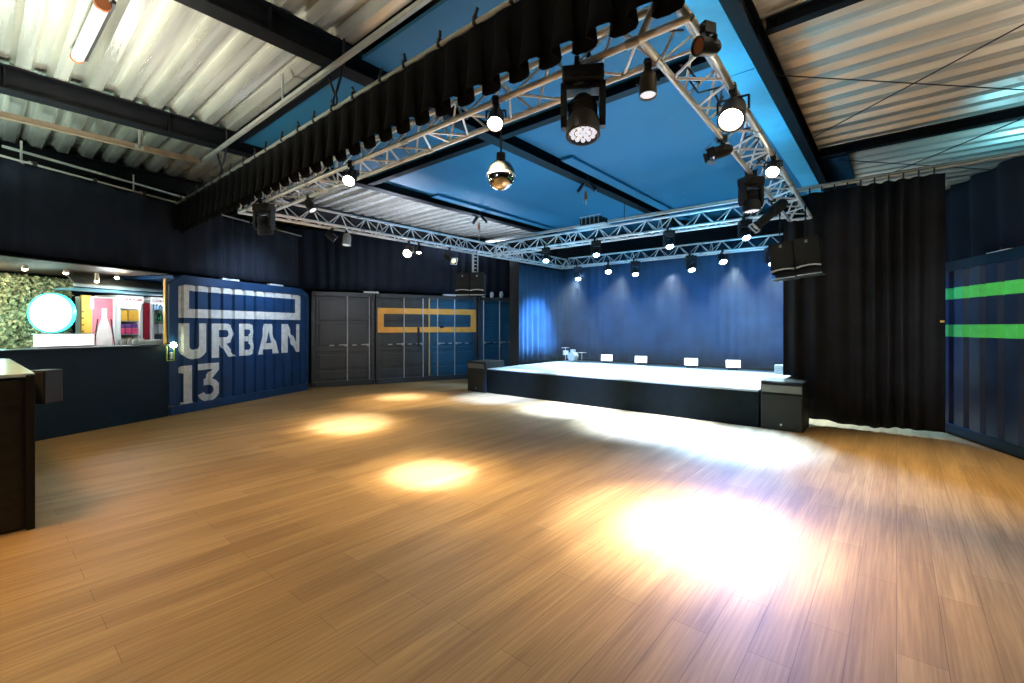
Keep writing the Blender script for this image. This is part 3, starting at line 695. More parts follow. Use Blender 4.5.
# bar counter (continues to the left of the container)
t = thing('bar_counter','long dark navy bar counter left of the blue container','bar counter',OB,AB)
mb=MB(); mb.box((-3.1,.05,.64),(6.16,.10,1.28)); mb.build('front_panel','navy',t)
MB().box((-3.1,.22,1.29),(6.16,.55,.035),bev=.005).build('worktop','navy',t)
# bar back wall / roof / posts
def atbar(o): o.location=OB; o.rotation_euler=(0,0,AB); return o
struct(atbar(MB().box((-1.4,2.28,1.28),(9.6,.05,2.5)).build('wall_bar','navy')))
mb=MB()
xs=[-6.2+i*.045 for i in range(138)]
for i,(a,b_) in enumerate(zip(xs,xs[1:])):
    z0=2.56+(.012 if i%2 else 0); z1=2.56+(0 if i%2 else .012)
    pass
# ribs run along the face: profile across depth
ys=[-.02+i*.05 for i in range(47)]
for i,(a,b_) in enumerate(zip(ys,ys[1:])):
    z0=2.575+(.014 if i%2 else 0); z1=2.575+(0 if i%2 else .014)
    mb.poly([(-6.2,a,z0),(.0,a,z0),(.0,b_,z1),(-6.2,b_,z1)])
struct(atbar(mb.build('ceiling_bar',mat('tan_grey_ribbed_sheet',(.055,.042,.035),.45,.1,.15,4),solid=.006)))
tag(atbar(MB().box((-.03,.06,1.9),(.025,.05,1.2),bev=.004).build('edge_strip','gold')),'thin gold strip standing on the corner between bar opening and blue container','strip')
def pxs(px, dep):       # local x on the line y=dep for an image column
    k=(px-CX)/F
    # cam coords of local point: origin + x*d + dep*away
    a0,z0=-5.26-.2706*3.6, 11.74-.9627*3.6
    a0-= .9627*dep; z0+= .2706*dep
    return (k*z0-a0)/(.2706-k*.9627)
# hood over the fridges
t = thing('serving_hood','sloping grey hood sheet above the fridges in the bar','hood',OB,AB)
mb=MB(); hx=pxs(74,.95); mb.poly([(hx+.15,1.40,2.55),(.75,1.40,2.55),(.75,.95,2.36),(hx,.95,2.36)]); mb.build('sheet',mat('hood_sheet',(.20,.24,.26),.4,.3,.2),t,solid=.02)
mb=MB(); mb.box(((hx+.75)/2,.95,2.335),(.75-hx,.06,.05),bev=.01); mb.build('lip',mat('pale_hood_lip',(.35,.5,.55),.4,.2),t)
mb=MB(); mb.box(((hx+.75)/2,1.2,2.275),(.75-hx,.45,.03)); mb.build('inner_lip',mat('hood_inner_cyan_lit',(.12,.3,.4),.4,.2),t)  # cyan light under the hood is put into this part's colour

DF = 1.45
xy0,xy1 = pxs(81,DF),pxs(91,DF)
t = thing('yellow_board','yellow price board standing left of the drink poster','board',LB((xy0+xy1)/2,DF,0),AB)
MB().box((0,0,1.60),(xy1-xy0,.04,1.2),bev=.004).build('board','yellow',t)
mb=MB()
for k in range(6): mb.box((-.06,-.022,1.9-k*.12),(.03,.004,.03))
mb.build('print','brown',t)
MB().box((.08,-.024,2.06),(.06,.006,.22)).build('card','white',t)
MB().box((0,.0,.5),(xy1-xy0,.03,1.0)).build('base_panel','white',t)
# poster cooler (side with bottle picture)
xa_,xb_ = pxs(92.5,DF),pxs(116,DF)
t = thing('poster_cooler','tall cooler with pink red bottle poster on its front','cooler',LB((xa_+xb_)/2,DF,0),AB)
wq=xb_-xa_; MB().box((0,.23,1.1),(wq,.44,2.18),bev=.01).build('cabinet','plastic',t)
pm=mat('poster_pink',(.75,.22,.28),.4,0,.25,3)
MB().box((-.02,.013,1.55),(wq*.86,.012,1.22)).build('poster',pm,t)
mb=MB(); z0=1.0
mb.prism([(-.05,z0),(.05,z0),(.062,z0+.45),(.045,z0+.62),(.02,z0+.80),(.02,z0+.97),(-.02,z0+.97),(-.02,z0+.80),(-.045,z0+.62),(-.062,z0+.45)],.004,.008,lambda a,b_,c_:(a*2.2,-c_+.008,b_)); mb.build('bottle_print',mat('pale_bottle_print',(.85,.75,.74),.4),t)
mb=MB(); mb.box((-.14,-.003,1.52),(.02,.004,.5),Matrix.Rotation(.12,3,'Y')); mb.box((.14,-.003,1.52),(.02,.004,.5),Matrix.Rotation(-.12,3,'Y')); mb.build('bottle_outline','grille',t)
def textobj(s, size, loc, parent, m, name='lettering', ext=.002, shear=0.):
    cu=bpy.data.curves.new('txt','FONT'); cu.body=s; cu.size=size; cu.extrude=ext; cu.offset=size*.02; cu.shear=shear; cu.align_x='CENTER'
    o=bpy.data.objects.new('txt',cu); C.objects.link(o)
    dg=bpy.context.evaluated_depsgraph_get(); me=bpy.data.meshes.new_from_object(o.evaluated_get(dg)); bpy.data.objects.remove(o)
    me.transform(Matrix.Translation(Vector(loc)) @ Matrix.Rotation(PI/2,4,'X'))
    me.materials.clear(); me.materials.append(M[m] if isinstance(m,str) else m)
    q=bpy.data.objects.new(name,me); C.objects.link(q); q.parent=parent; return q
textobj('Coca-Cola',.07,(0,.0,1.04),t,'white',shear=.3)
def fridge(xa_,xb_,lab):
    w=xb_-xa_; t=thing('drinks_fridge',lab,'fridge',LB((xa_+xb_)/2,DF,0),AB,'glass front drinks fridges behind the bar')
    mb=MB(); mb.box((-w/2+.02,.3,1.06),(.04,.6,2.2)); mb.box((w/2-.02,.3,1.10),(.04,.6,2.2)); mb.box((0,.59,1.10),(w,.03,2.2)); mb.box((0,.3,.08),(w,.6,.16)); mb.box((0,.3,2.22),(w,.6,.04)); mb.build('cabinet','plastic',t)
    mb=MB(); mb.box((0,.570,1.06),(w-.08,.01,1.8)); mb.build('liner','fridgein',t)
    MB().box((0,-.01,2.165),(w,.03,.13),bev=.006).build('header','fridgelight',t)
    textobj('Coca-Cola',.09,(0,-.028,2.14),t,'red',shear=.3)
    for z in (.5,.86,1.21,1.47,1.73,1.98): MB().box((0,.3,z),(w-.08,.5,.015)).build('shelf','galv',t)
    mb=MB(); mb.box((-w/2+.035,-.0,1.1),(.05,.03,1.78)); mb.box((w/2-.035,0,1.1),(.05,.03,1.78)); mb.box((0,0,.2),(w,.03,.05)); mb.build('door_frame','plastic',t)
    MB().box((w/2-.08,-.03,1.2),(.018,.02,.5),bev=.004).build('handle','galv',t)
    return t, w, Vector(((xa_+xb_)/2,DF,0))
f1=fridge(pxs(117,DF),pxs(143,DF),'white drinks fridge with orange boxes and pink packs inside, behind the bar')
MB_=None
o=MB().box((0,.3,1.06),(.12,.6,2.1),bev=.01).build('red_panel','darkred'); o.location=LB(pxs(147,DF),DF,0); o.rotation_euler=(0,0,AB); tag(o,'dark red upright panel standing between the two drinks fridges','panel')
f2=fridge(pxs(151,DF),pxs(169.5,DF),'narrower white drinks fridge with bottles and cans beside the container edge')
def goods(base, dx, z, kind, lab, cat, grp, m, size=(.1,.1,.2), dy=.14):
    p=base+Vector((dx,dy,z)); nm=kind
    if kind in('drink_carton','snack_pack','food_box'):
        o=MB().box((0,0,size[2]/2),size,bev=.008).build(nm,m)
    else:
        o=MB().lathe([(0,0),(size[0]/2,0),(size[0]/2,size[2]*.6),(size[0]*.18,size[2]*.8),(size[0]*.18,size[2]),(0,size[2])],seg=12).build(nm,m,smooth=40)
    o.location=LB(*p); o.rotation_euler=(0,0,AB); tag(o,lab,cat,grp); return o
w1=f1[1]; b1=f1[2]
for k in (-1,1): goods(b1,k*w1*.22,1.74,'food_box','orange box on the second shelf of the wider fridge, %s one'%('left' if k<0 else 'right'),'box','orange boxes in the wider fridge','yellow',(w1*.36,.2,.21))
for k in (-1,0,1): goods(b1,k*w1*.26,1.48,'snack_pack','pink pack on the third shelf of the wider fridge, %s one'%({-1:'left',0:'middle',1:'right'}[k]),'pack','pink packs in the wider fridge','pink',(w1*.23,.2,.115))
for k in (-1,0,1): goods(b1,k*w1*.26,1.60,'snack_pack','purple pack lying on the pink packs in the wider fridge','pack','purple packs in the wider fridge',mat('purple_pack',(.16,.07,.25),.4),(w1*.23,.18,.08))
for k in range(5): goods(b1,(k-2)*w1*.155,1.22,'drink_bottle','brown gold bottle on the lowest visible shelf of the wider fridge','bottle','brown bottles in the wider fridge','gold' if k%2 else 'brown',(.075,.075,.2))
w2=f2[1]; b2=f2[2]
for k in range(4): goods(b2,(k-1.5)*w2*.19,1.99,'drink_bottle','dark small bottle on the top shelf of the narrower fridge','bottle','dark bottles in the narrower fridge','navy',(.07,.07,.11))
for k in range(4): goods(b2,(k-1.5)*w2*.19,1.74,'drink_bottle','green bottle on the second shelf of the narrower fridge','bottle','green bottles in the narrower fridge','greenglass',(.08,.08,.21))
for k in (-1,1): goods(b2,k*w2*.2,1.48,'drink_carton','pale carton on the third shelf of the narrower fridge, %s one'%('left' if k<0 else 'right'),'carton','pale cartons in the narrower fridge','paleboard',(w2*.33,.2,.2))
for k in range(5): goods(b2,(k-2)*w2*.155,1.22,'drink_bottle','blue water bottle on the lowest visible shelf of the narrower fridge','bottle','blue bottles in the narrower fridge','bluebottle',(.07,.07,.2))
# counter items: glass row and tray by the fridges
for k in range(5):
    o=MB().lathe([(0,0),(.03,0),(.034,.11),(0,.11)],seg=12).build('drinking_glass','plastic',smooth=40); o.location=LB(pxs(118+k*6,.30),.30,1.308); tag(o,'small pale tumbler standing in a row on the bar counter before the fridges','glass','tumblers on the bar counter')
o=MB().box((0,0,.04),(.55,.18,.08),bev=.01).build('counter_tray','paleboard'); o.location=LB(pxs(150,.30),.30,1.308); o.rotation_euler=(0,0,AB); tag(o,'long white tray on the bar counter before the dark red panel','tray')

# round neon sign, light box, foliage
ns = pxs(53,1.5); v = LB(ns,1.5,0); hs=hgt(313,v)
ang_c = math.atan2(SA,CA)       # faces the room squarely
t = thing('neon_sign','round glowing white sign with cyan rim on the leafy wall of the bar','sign',(v.x,v.y,hs),ang_c)
Rr=.345*depth(v)/7.6
mb=MB(); mb.lathe([(0,0),(.93,0),(.93,.03),(0,.03)],Matrix.Rotation(PI/2,4,'X')@Matrix.Diagonal((Rr*1.12,Rr*.96,1,1)),40); mb.build('disc','sign',t)
mb=MB(); mb.lathe([(.93,-.01),(1.0,-.01),(1.0,.045),(.93,.045),(.93,-.01)],Matrix.Rotation(PI/2,4,'X')@Matrix.Diagonal((Rr*1.12,Rr*.96,1,1)),40); mb.build('rim','signrim',t)
mb=MB()
for u,w_ in ((-.55,.25),(-.55,-.12),(.5,.2),(.5,-.15),(-.2,.25),(.1,.3)): mb.cyl((u*Rr,-.034,w_*Rr),(u*Rr,-.038,w_*Rr),.03,seg=10)
mb.build('print','signink',t)
MB().box((0,.05,0),(.5,.08,.5),bev=.01).build('backbox','navy',t)
xa_,xb_=pxs(36,.45),pxs(92,.45)
t = thing('light_box','low white glowing light box standing on the bar counter under the round sign','light box',LB((xa_+xb_)/2,.45,1.308),AB)
wq=xb_-xa_
MB().box((0,0,.10),(wq,.12,.19),bev=.01).build('face','lightbox',t)
mb=MB(); mb.box((0,0,.01),(wq+.03,.16,.02)); mb.box((0,0,.205),(wq+.03,.14,.015)); mb.box((.1,-.065,.06),(wq*.5,.006,.006)); mb.build('frame','galv',t)
t = thing('leaf_wall','wall of small green leaves behind the left end of the bar','plant wall',OB,AB)
xa_,xb_=pxs(-40,1.95),pxs(73,1.95)
MB().box(((xa_+xb_)/2,2.1,1.78),(xb_-xa_,.06,1.5)).build('backing','greenglass',t)
rnd=random.Random(9); mb=MB()
for k in range(4200):
    c=Vector((rnd.uniform(xa_,xb_),2.05-abs(rnd.gauss(0,.05)),rnd.uniform(1.1,2.50)))
    R=Matrix.Rotation(rnd.uniform(0,6.28),3,'Y')@Matrix.Rotation(rnd.uniform(-.9,.9),3,'X')@Matrix.Rotation(rnd.uniform(-.6,.6),3,'Z')
    s=rnd.uniform(.03,.055)
    mb.poly([c+R@Vector(q)*s for q in ((0,0,-1),(.6,-.15,0),(0,0,1.1),(-.6,-.15,0))])
o=mb.build('leaves','leaf',t); o['kind']='stuff'
# bar ceiling lamps
for px,py,lab,mm in ((117,277,'small star bright lamp under the ribbed bar ceiling above the hood','warm'),(97,281,'small soft lamp under the bar ceiling at the end of the hood','warmsoft'),(25,262,'small lamp above the leafy wall lighting the leaves','warmsoft'),(66,266,'second small lamp above the leafy wall near the round sign','warmsoft')):
    v=LB(pxs(px,.9),.9,0); z=hgt(py,v)
    t_=thing('bar_downlight',lab,'lamp',(v.x,v.y,2.565),0,'small lamps under the bar ceiling')
    hh=max(.03,2.565-min(z,2.52))
    MB().cyl((0,0,-.0),(0,0,-hh),.03,.04,seg=14).build('housing','galv',t_,smooth=40)
    MB().ball((0,0,-hh),.035).build('bulb',mm,t_,smooth=60)
# lamp + frame on the post of the bar
v=LB(.02,-.06,0)
t_=thing('post_lamp','bright white lamp on the corner post between bar and blue container','lamp',(v.x,v.y,hgt(345,v)),AB)
MB().ball((0,-.02,0),.05).build('bulb','green_led',t_,smooth=60); MB().box((0,.03,0),(.07,.06,.07),bev=.01).build('housing','black',t_)
t_=thing('call_point','thin yellow green frame with small device below the post lamp','device',(v.x,v.y,hgt(353,v)),AB)
mb=MB(); 
for q in ((0,.0,.13,.24,.01),): pass
mb.box((-.08,.03,-.0),(.012,.012,.28)); mb.box((.05,.03,0),(.012,.012,.28)); mb.box((-.015,.03,-.135),(.14,.012,.012)); mb.box((-.015,.03,.135),(.14,.012,.012)); mb.build('rim','lime',t_)
MB().box((.0,.03,-.05),(.06,.04,.12),bev=.008).build('device','galv',t_)

# drapes above bar and container, and above the grey containers
def lb2(x,y): q=LB(x,y,0); return (q.x,q.y)
ribbon([lb2(-6.2,.12),lb2(3.4,.12)],2.66,3.93,.045,.36,'navyfab','upper_drape','dark drape hanging above the bar and the blue container','drape',seed=2)
r = thing('drape_rail','thin rail along the top of the dark drape above the bar','rail',OB,AB)
MB().cyl((-6.3,.12,3.95),(3.5,.12,3.95),.016,seg=8).build('pipe','strut',r,smooth=40)
mb=MB()
for k in range(12): mb.box((-5.6+k*.75,.12,3.96),(.05,.05,.06))
mb.build('clip','cable',r)
mb=MB()
for x in (-1.9,-.4,1.2): mb.box((x,.3,4.12),(.02,.02,.34))
mb.box((-.4,.3,4.14),(3.4,.03,.03)); mb.box((-1.9,.21,3.97),(.02,.2,.02)); mb.box((-.4,.21,3.97),(.02,.2,.02)); mb.box((1.2,.21,3.97),(.02,.2,.02)); mb.build('support','strut',r)

# ================================================================== GREY CONTAINERS
OG = Vector((-11.89,5.77,0)); AG = math.atan2(.9317,.3635)
MG = Matrix.Translation(OG) @ Matrix.Rotation(AG,4,'Z')
def LG(x,y,z): return MG @ Vector((x,y,z))
def container_doors(x0, x1, seams, bars, lab, panels, handles):
    t = thing('shipping_container',lab,'shipping container',LG(x0,0,0),AG,'dark shipping containers along the wall')
    w=x1-x0; H=2.57
    mb=MB(); mb.box((w/2,1.15,H/2+.05),(w-.02,2.1,H-.14)); mb.build('shell','grey',t)
    mb=MB(); mb.box((w/2,.05,H-.06),(w-.01,.14,.12),bev=.008); mb.box((w/2,.05,.08),(w-.01,.14,.14),bev=.008); mb.box((.05,.05,H/2),(.09,.14,H-.02),bev=.008); mb.box((w-.05,.05,H/2),(.09,.14,H-.02),bev=.008)
    for cx_ in (.07,w-.07):
        for cz in (.09,H-.06): mb.box((cx_,-.01,cz),(.13,.16,.12),bev=.01)
    mb.build('frame','grey',t)
    mb=MB()
    for cx_ in (.07,w-.07):
        for cz in (.09,H-.06): mb.box((cx_,-.092,cz),(.05,.006,.06),bev=.002)
    mb.build('corner_hole','shadow',t)
    for i,(a,b_) in enumerate(seams):
        a-=x0; b_-=x0
        d=MB(); d.box(((a+b_)/2,.05,H/2),(b_-a-.02,.05,H-.26),bev=.006)
        for z0_,z1_ in ((.22,.42),(.50,.86),(.94,1.02),(1.12,1.70),(1.80,2.34)):
            d.box(((a+b_)/2,.018,(z0_+z1_)/2),(b_-a-.18,.03,z1_-z0_),bev=.012)
        dd=d.build('door',panels[i],t)
        for bx_ in bars:
            bl=bx_-x0
            if a<bl<b_:
                MB().cyl((bl,-.035,.14),(bl,-.035,H-.10),.017,seg=10).build('locking_bar','galv',dd,smooth=40)
                for z in (.16,.55,1.12,1.9,H-.12): MB().box((bl,-.02,z),(.08,.045,.05),bev=.004).build('bar_bracket',panels[i],dd)
                hd = handles.get(bx_,-1)
                mb=MB(); mb.box((bl+hd*.12,-.06,1.13),(.20,.018,.028),bev=.004); mb.box((bl+hd*.04,-.06,1.12),(.07,.03,.06),bev=.004); mb.box((bl+hd*.40,-.03,1.12),(.12,.02,.03),bev=.003); mb.build('handle','galv',dd)
        for z in (.35,1.0,1.7,2.3):
            xx = a+.03 if i==0 else b_-.03
            MB().box((xx,-.0,z),(.07,.05,.09),bev=.006).build('hinge',panels[i],dd)
    return t
c1=container_doors(.02,1.67,[(.12,1.57)],[.93,1.52],'charcoal shipping container end with bare doors beside the blue container',['grey'],{})
c2=container_doors(1.70,4.83,[(1.79,3.26),(3.27,4.74)],[2.5,3.07,3.52,4.07],'shipping container with orange painted frame, left door charcoal and right door blue',['grey','greyb'],{3.52:1,4.07:1})
c3=container_doors(4.86,6.5,[(4.95,6.41)],[5.05,5.62],'dark blue shipping container half hidden by the left subwoofer and stage curtain',['greyb'],{5.05:1,5.62:1})
mb=MB()
f=lambda px:(( (px-512)/455*12.08+5.36)/(.879-.477*(px-512)/455))-1.70
xa_,xb_=.05,3.09; ia,ib=.22,2.92
for (a,b_,z0_,z1_) in ((xa_,xb_,2.00,2.165),(xa_,xb_,1.46,1.62),(xa_,ia,1.62,2.0),(ib,xb_,1.62,2.0)):
    mb.box(((a+b_)/2,-.013,(z0_+z1_)/2),(b_-a,.034,z1_-z0_))
mb.build('painted_frame','orange',c2)
mb=MB(); mb.box((1.56,-.03,1.32),(.03,.03,2.3)); mb.build('centre_seal','gold',c2)
mb=MB(); mb.box((1.22,-.07,1.34),(.06,.04,.55),bev=.006); mb.box((1.95,-.03,1.62),(.12,.05,.07),bev=.006); mb.build('lock_box','black',c2)
batten(LG(1.62,.25,2.575),AG,'white light batten on the charcoal container roof left of the orange frame')
batten(LG(4.0,.25,2.575),AG,'white light batten on the container roof near the hung speakers')
for k,(xx,lab) in enumerate(((5.2,'small pale jar on the container roof near the stage curtain, left one'),(5.5,'taller pale jar on the container roof near the stage curtain, middle one'),(5.85,'rounded pale plant pot on the container roof near the stage curtain'))):
    o=MB().lathe([(0,0),(.05,0),(.07,.1),(.05,.16+.03*k),(.0,.17+.03*k)],seg=14).build('roof_jar','paleboard',smooth=40); o.location=LG(xx,.3,2.575); tag(o,lab,'jar')
pA=LG(-.9,.35,0); pB=LG(6.7,.35,0)
ribbon([(pA.x,pA.y),(pB.x,pB.y),(-8.3,12.75)],2.66,4.28,.05,.34,'navyfab','upper_drape','dark drape hanging above the charcoal containers behind the left truss','drape',seed=11)

# ================================================================== GREEN STRIPED CONTAINER (right)
OR = cw(6.68,7.1); dR = cw(6.19,5.5)-OR; AR = math.atan2(dR.y,dR.x)
t = thing('green_striped_container','dark blue corrugated container with two bright green stripes at far right','shipping container',OR,AR)
# local x runs towards the camera, +y is the room side? choose inside so ribs recede from the room
sgn = 1   # depth direction in local y
LR = 6.5
toCam = Matrix.Rotation(-AR,3,'Z') @ (-OR)
sgn = -1 if toCam.y > 0 else 1
def corr_r(x): return sgn*corr(x*.82)
def xsR(a,b_): return [v/.82 for v in breaks(a*.82,b_*.82,PITCH,FL,SL)]
mb=MB(); xs=xsR(.06,LR)
for a,b_ in zip(xs,xs[1:]):
    mb.poly([(a,corr_r(a+1e-5),.16),(b_,corr_r(b_-1e-5),.16),(b_,corr_r(b_-1e-5),2.46),(a,corr_r(a+1e-5),2.46)])
mb.build('corrugated_side',mat('deep_blue_container_paint',(.012,.026,.060),.38,0,.3,2.0,.15),t)
mb=MB(); mb.box((LR/2,sgn*.03,.10),(LR,.1,.13),bev=.01); mb.box((LR/2,sgn*.03,2.53),(LR,.1,.14),bev=.01); mb.box((.035,sgn*.03,1.3),(.07,.1,2.5),bev=.01); mb.build('frame','navy',t)
mb=MB(); mb.box((LR/2,sgn*1.2,2.56),(LR,2.2,.05)); mb.box((.03,sgn*1.2,1.3),(.05,2.2,2.5)); mb.build('shell','bluegal',t)
mb=MB(); mb.box((LR/2,sgn*.08,.03),(LR,.1,.06)); mb.build('skid','black',t)
for z0_,z1_ in ((2.035,2.205),(1.475,1.655)):
    mb=MB(); xs=xsR(.02,LR-.01)
    for a,b_ in zip(xs,xs[1:]):
        e=-sgn*.004; ya=corr_r(a+1e-5)+e; yb_=corr_r(b_-1e-5)+e
        mb.poly([(a,ya,z0_),(b_,yb_,z0_),(b_,yb_,z1_),(a,ya,z1_)])
    mb.build('green_stripe','green',t)
MR = Matrix.Translation(OR) @ Matrix.Rotation(AR,4,'Z')
q=MR@Vector((.95,sgn*.2,2.585)); batten((q.x,q.y,q.z),AR,'white light batten on the roof of the green striped container')
q0=MR@Vector((-1.6,sgn*.5,0)); q1=MR@Vector((7.0,sgn*.5,0))
ribbon([(q0.x,q0.y),(q1.x,q1.y)],2.62,3.98,.05,.4,'navyfab','upper_drape','dark drape hanging behind and above the green striped container','drape',seed=21)
o=MB().box((0,0,0),(.05,.03,.03),bev=.006).build('brass_catch','gold'); q=Vector((.50,9.0,0)); o.location=(q.x,q.y-.08,1.70); tag(o,'tiny yellow catch on the right edge of the tall black curtain','catch')

# ================================================================== NEAR LEFT COUNTER
n0=cw(-3.86,3.68); fd=(cw(-.632,-.775)).normalized(); bd=(cw(-.775,.632)).normalized()
AN=math.atan2(-fd.y,-fd.x)     # local +x to the right along front face
t = thing('end_counter','tall black counter with crumpled dark front at the left edge','counter',n0,AN)
toB=Matrix.Rotation(-AN,3,'Z')@bd
s_=1 if toB.y>0 else -1
mb=MB(); mb.box((-.4,s_*1.3,.60),(.76,2.56,1.2)); mb.build('body','black',t)
mb=MB(); mb.box((-.43,-s_*.0,.61),(.70,.03,1.18)); mb.build('front_panel','stone',t)
mb=MB(); mb.box((-.025,-s_*.01,.62),(.05,.06,1.24),bev=.006); mb.build('corner_post',mat('brown_black_trim',(.008,.006,.005),.5,spec=.2),t)
mb=MB(); mb.box((-.4,s_*1.3,1.235),(.8,2.62,.03),bev=.006); mb.build('worktop',mat('glossy_top_lit_tint',(.35,.42,.4),.25),t)  # pale cyan tint puts the light on the worktop into its colour
v=cw(-3.86,3.86)
o=thing('wall_speaker','small black box fixed beside the top of the near left counter','box',cw(-4.19,4.0,.95),ang_c)
MB().box((.09,0,.15),(.15,.16,.29),bev=.008).build('cabinet','black',o); MB().box((.09,-.082,.15),(.13,.01,.26),bev=.002).build('grille','spk',o)

# small cable on floor dots / loose cable bundle on right truss
mb=MB(); rnd=random.Random(3)
for k in range(9):
    y=3.3+k*.62; pts=[(-1.15+rnd.uniform(-.1,.1),y+i*.1,ZL+.05+rnd.uniform(-.06,.10)) for i in range(9)]
    mb.path(pts,.008,5)
tag(mb.build('cable_loom','cable'),'tangled black cables lying inside the right truss','cable')
mb=MB()
for k in range(8):
    x=-7.4+k*.8; pts=[(x+i*.1,2.8+rnd.uniform(-.04,.04),ZL+.0+rnd.uniform(-.0,.05)) for i in range(9)]
    mb.path(pts,.008,5)
tag(mb.build('cable_loom','cable'),'black cables lying along inside the nearest truss','cable')

# ================================================================== LIGHT
sc=bpy.context.scene
w=bpy.data.worlds.new('hall_ambient'); sc.world=w; w.use_nodes=True
w.node_tree.nodes['Background'].inputs[0].default_value=(.5,.55,.7,1); w.node_tree.nodes['Background'].inputs[1].default_value=.0
def fl(px,py): q=U(px,py,0.0); return (q.x,q.y,0)
exec_lights = True
Z=3.1
# warm pools on the floor
def S(seg,px,tgt,*a):
    x,y=onseg(px,seg); spot((x,y-(.36 if seg is FRONT else 0),Z),tgt,*a)
WW=(1,.86,.66)
S(NEAR,351,fl(350,424),5200,(.86,.9,1),23,1); S(NEAR,351,fl(350,424),1500,WARM,34,1); S(NEAR,351,fl(350,424),500,WARM,64,1)
S(NEAR,496,fl(432,474),4600,(.86,.9,1),20,1); S(NEAR,496,fl(436,472),1300,WARM,34,1); S(NEAR,496,fl(440,470),500,WARM,70,1)
S(RIGHT,733,fl(690,530),3600,(.97,.97,.93),27,1); S(RIGHT,733,fl(688,528),2400,(1,.93,.85),44,1); S(RIGHT,733,fl(695,520),1100,WARM,80,1)
S(RIGHT,773,fl(890,470),1000,WARM,62,1)
S(LEFT,409,fl(402,397),1800,(.9,.92,1),26,1); S(LEFT,409,fl(402,400),900,WARM,56,1)
S(LEFT,419,fl(490,402),500,WARM,46,1)
# white and blue from the front stage truss to the floor
S(FRONT,546,fl(500,398),6000,(.22,.42,1),40,1)
S(FRONT,596,fl(570,408),10000,(.36,.55,1),44,1)
S(FRONT,669,fl(650,424),12000,(.34,.54,1),48,1)
S(FRONT,745,fl(735,440),8000,(.24,.46,1),44,1)
S(FRONT,745,fl(770,480),2600,(.08,.30,1),60,1)
# stage deck wash and backdrop wash
for x in (-7.0,-5.6,-4.2,-2.8,-1.9):
    spot((x,11.2,Z-.1),(x+.1,10.0,.6),1500,(.62,.87,1),80,.8)
    spot((x,8.8,Z),(x,12.1,1.9),270,BLUE,60,1)
spot((-6.4,10.6,Z),(-7.98,10.4,1.3),2400,(.25,.5,1),62,1)
spot((-3.2,11.2,Z),(-2.9,12.1,1.5),90,(.35,.65,.8),70,1)
# ceiling wash: added blue up-lights hanging free, no fixtures
for x,y,e in ((-6.0,5.8,70),(-3.0,4.9,120),(-6.2,7.4,70),(-3.0,7.4,100),(-6.2,10.6,50),(-3.0,10.6,60)):
    spot((x,y,2.6),(x,y,4.6),e,(.0,.50,.95),(135 if y<6 else 160),.6,.3)
for y in (3.4,5.2,7.0): spot((-1.75,y,3.5),(-1.3,y,4.5),55,(.04,.62,1),110,1,.1)  # added cyan spots brightening the soffit boards
spot((1.2,8.0,3.5),(1.4,8.6,4.6),40,(.15,.7,1),80,1,.1)  # added cyan spot tinting the cream deck
spot((1.7,9.9,3.5),(1.5,10.0,4.6),90,(.2,.75,1),140,1,.1)  # added cyan spot behind the tall curtain, for the far cream deck
point(tuple(cw(-4.5,4.2,1.9)),5,(.3,1,.9),.1)  # added cyan fill above the end counter, no lamp there
sc.view_settings.view_transform='Standard'; sc.view_settings.look='None'; sc.view_settings.exposure=0.; sc.view_settings.gamma=1
# added fill spots washing the roof decks from below, no fixtures
for x,y,e,c in ((-6.2,.6,420,(1,.95,.82)),(-7.9,.2,230,(.70,1,.88)),(-9.4,-.9,260,(.75,1,.90)),(-3.0,-.3,420,(1,.93,.78)),(-9.2,6.5,560,(.72,.80,1)),(-9.2,9.2,480,(.62,.76,1)),(1.2,3.0,290,(1,.90,.74)),(2.6,5.4,290,(1,.93,.82)),(3.2,6.9,120,(.80,.92,1))):
    spot((x,y,2.9),(x,y,4.6),e,c,140,.7,.12)
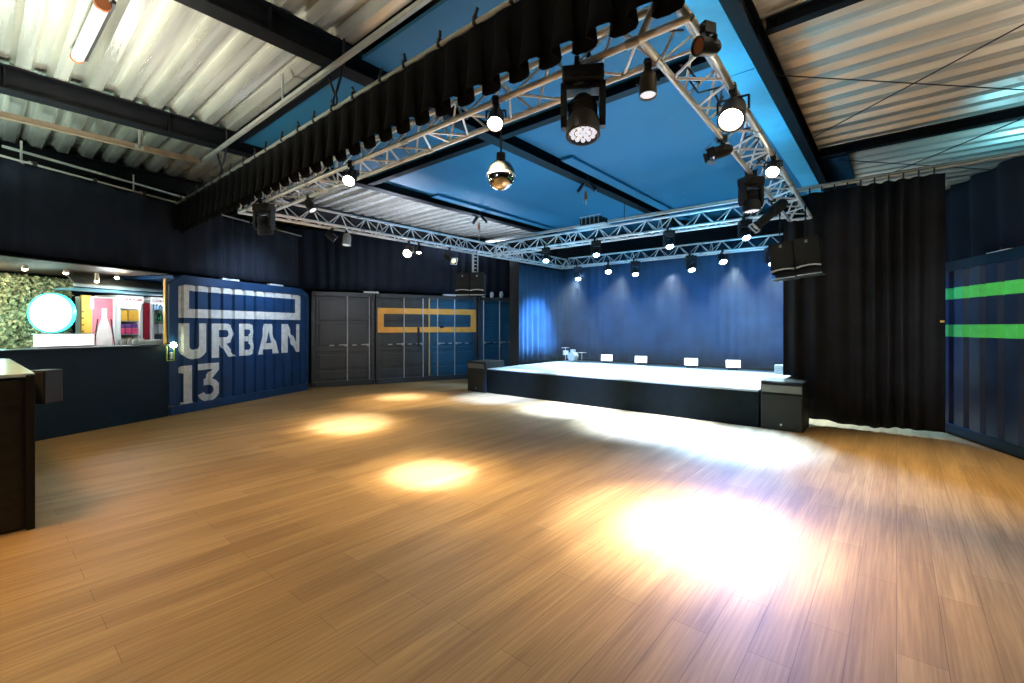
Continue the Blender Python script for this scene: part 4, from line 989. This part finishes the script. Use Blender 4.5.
# added warm fill spots under the roof, shining down, no fixtures
for x,y,e,c,an in ((-5.4,-.6,620,(1,.52,.14),120),(-2.2,-.6,100,(1,.74,.42),120),(-3.0,1.3,100,(1,.80,.52),110),(1.2,4.2,215,(1,.68,.34),115),(-5.6,5.0,90,(1,.72,.40),125)):
    spot((x,y,4.1),(x,y,0),e,c,an,1,.3)
point((-2.0,-2.2,2.4),40,(.9,.93,1),.4)  # added soft fill behind the camera, no lamp there
point((-5.0,4.4,2.2),40,(.8,.88,1),.4)  # added soft fill over the dance floor, no lamp there
# bar interior
point(tuple(LB(-.3,.8,2.0)),34,(.9,1,1),.1)
point(tuple(LB(-2.0,1.3,2.2)),60,(1,.85,.55),.08)
point(tuple(LB(-3.0,1.3,2.2)),60,(1,.85,.55),.08)
point(tuple(LB(-1.8,1.1,1.6)),16,(.4,1,.9),.1)
point(tuple(LB(-3.0,1.1,1.6)),30,(.4,1,.8),.1)
point(tuple(LB(-.4,.5,2.45)),4,(1,.65,.35),.05)
point(tuple(LB(b1.x,b1.y+.06,2.05)),5,(.9,.97,1),.05); point(tuple(LB(b2.x,b2.y+.06,2.05)),5,(.9,.97,1),.05)
spot((-.3,10.2,3.0),(0,9.6,0),500,(.05,.35,1),60,1)  # added blue spot behind the tall curtain, colouring the gap below it
# coloured wash on the containers
spot(tuple(LB(1.6,-1.8,3.4)),tuple(LB(1.8,0,2.3)),310,(.62,.80,1),80,1)
spot((-7.9,5.3,3.2),tuple(LG(4.2,0,1.4)),620,(.2,.5,1),42,1)
spot((-7.2,4.6,3.2),tuple(LG(2.2,0,1.8)),200,(.95,.95,1),60,1)
q=MR@Vector((.2,-sgn*1.2,3.2)); spot(tuple(q),tuple(MR@Vector((.3,0,1.4))),160,(.08,.3,1),50,.8)
q=MR@Vector((2.6,-sgn*2.2,3.0)); spot(tuple(q),tuple(MR@Vector((1.6,0,1.4))),110,(.8,.9,1),80,.8)

def haze():
    m=bpy.data.materials.new('stage_haze'); m.use_nodes=True; nt=m.node_tree; nt.nodes.clear()
    o=nt.nodes.new('ShaderNodeOutputMaterial'); v=nt.nodes.new('ShaderNodeVolumeScatter'); v.inputs['Density'].default_value=.008; v.inputs['Anisotropy'].default_value=.35
    nt.links.new(v.outputs[0],o.inputs['Volume'])
    h=MB().box((-4.7,10.15,2.0),(6.3,3.7,2.7)).build('stage_haze',m); tag(h,'thin blue lit haze hanging in the air above the stage','haze',kind='stuff')
haze()
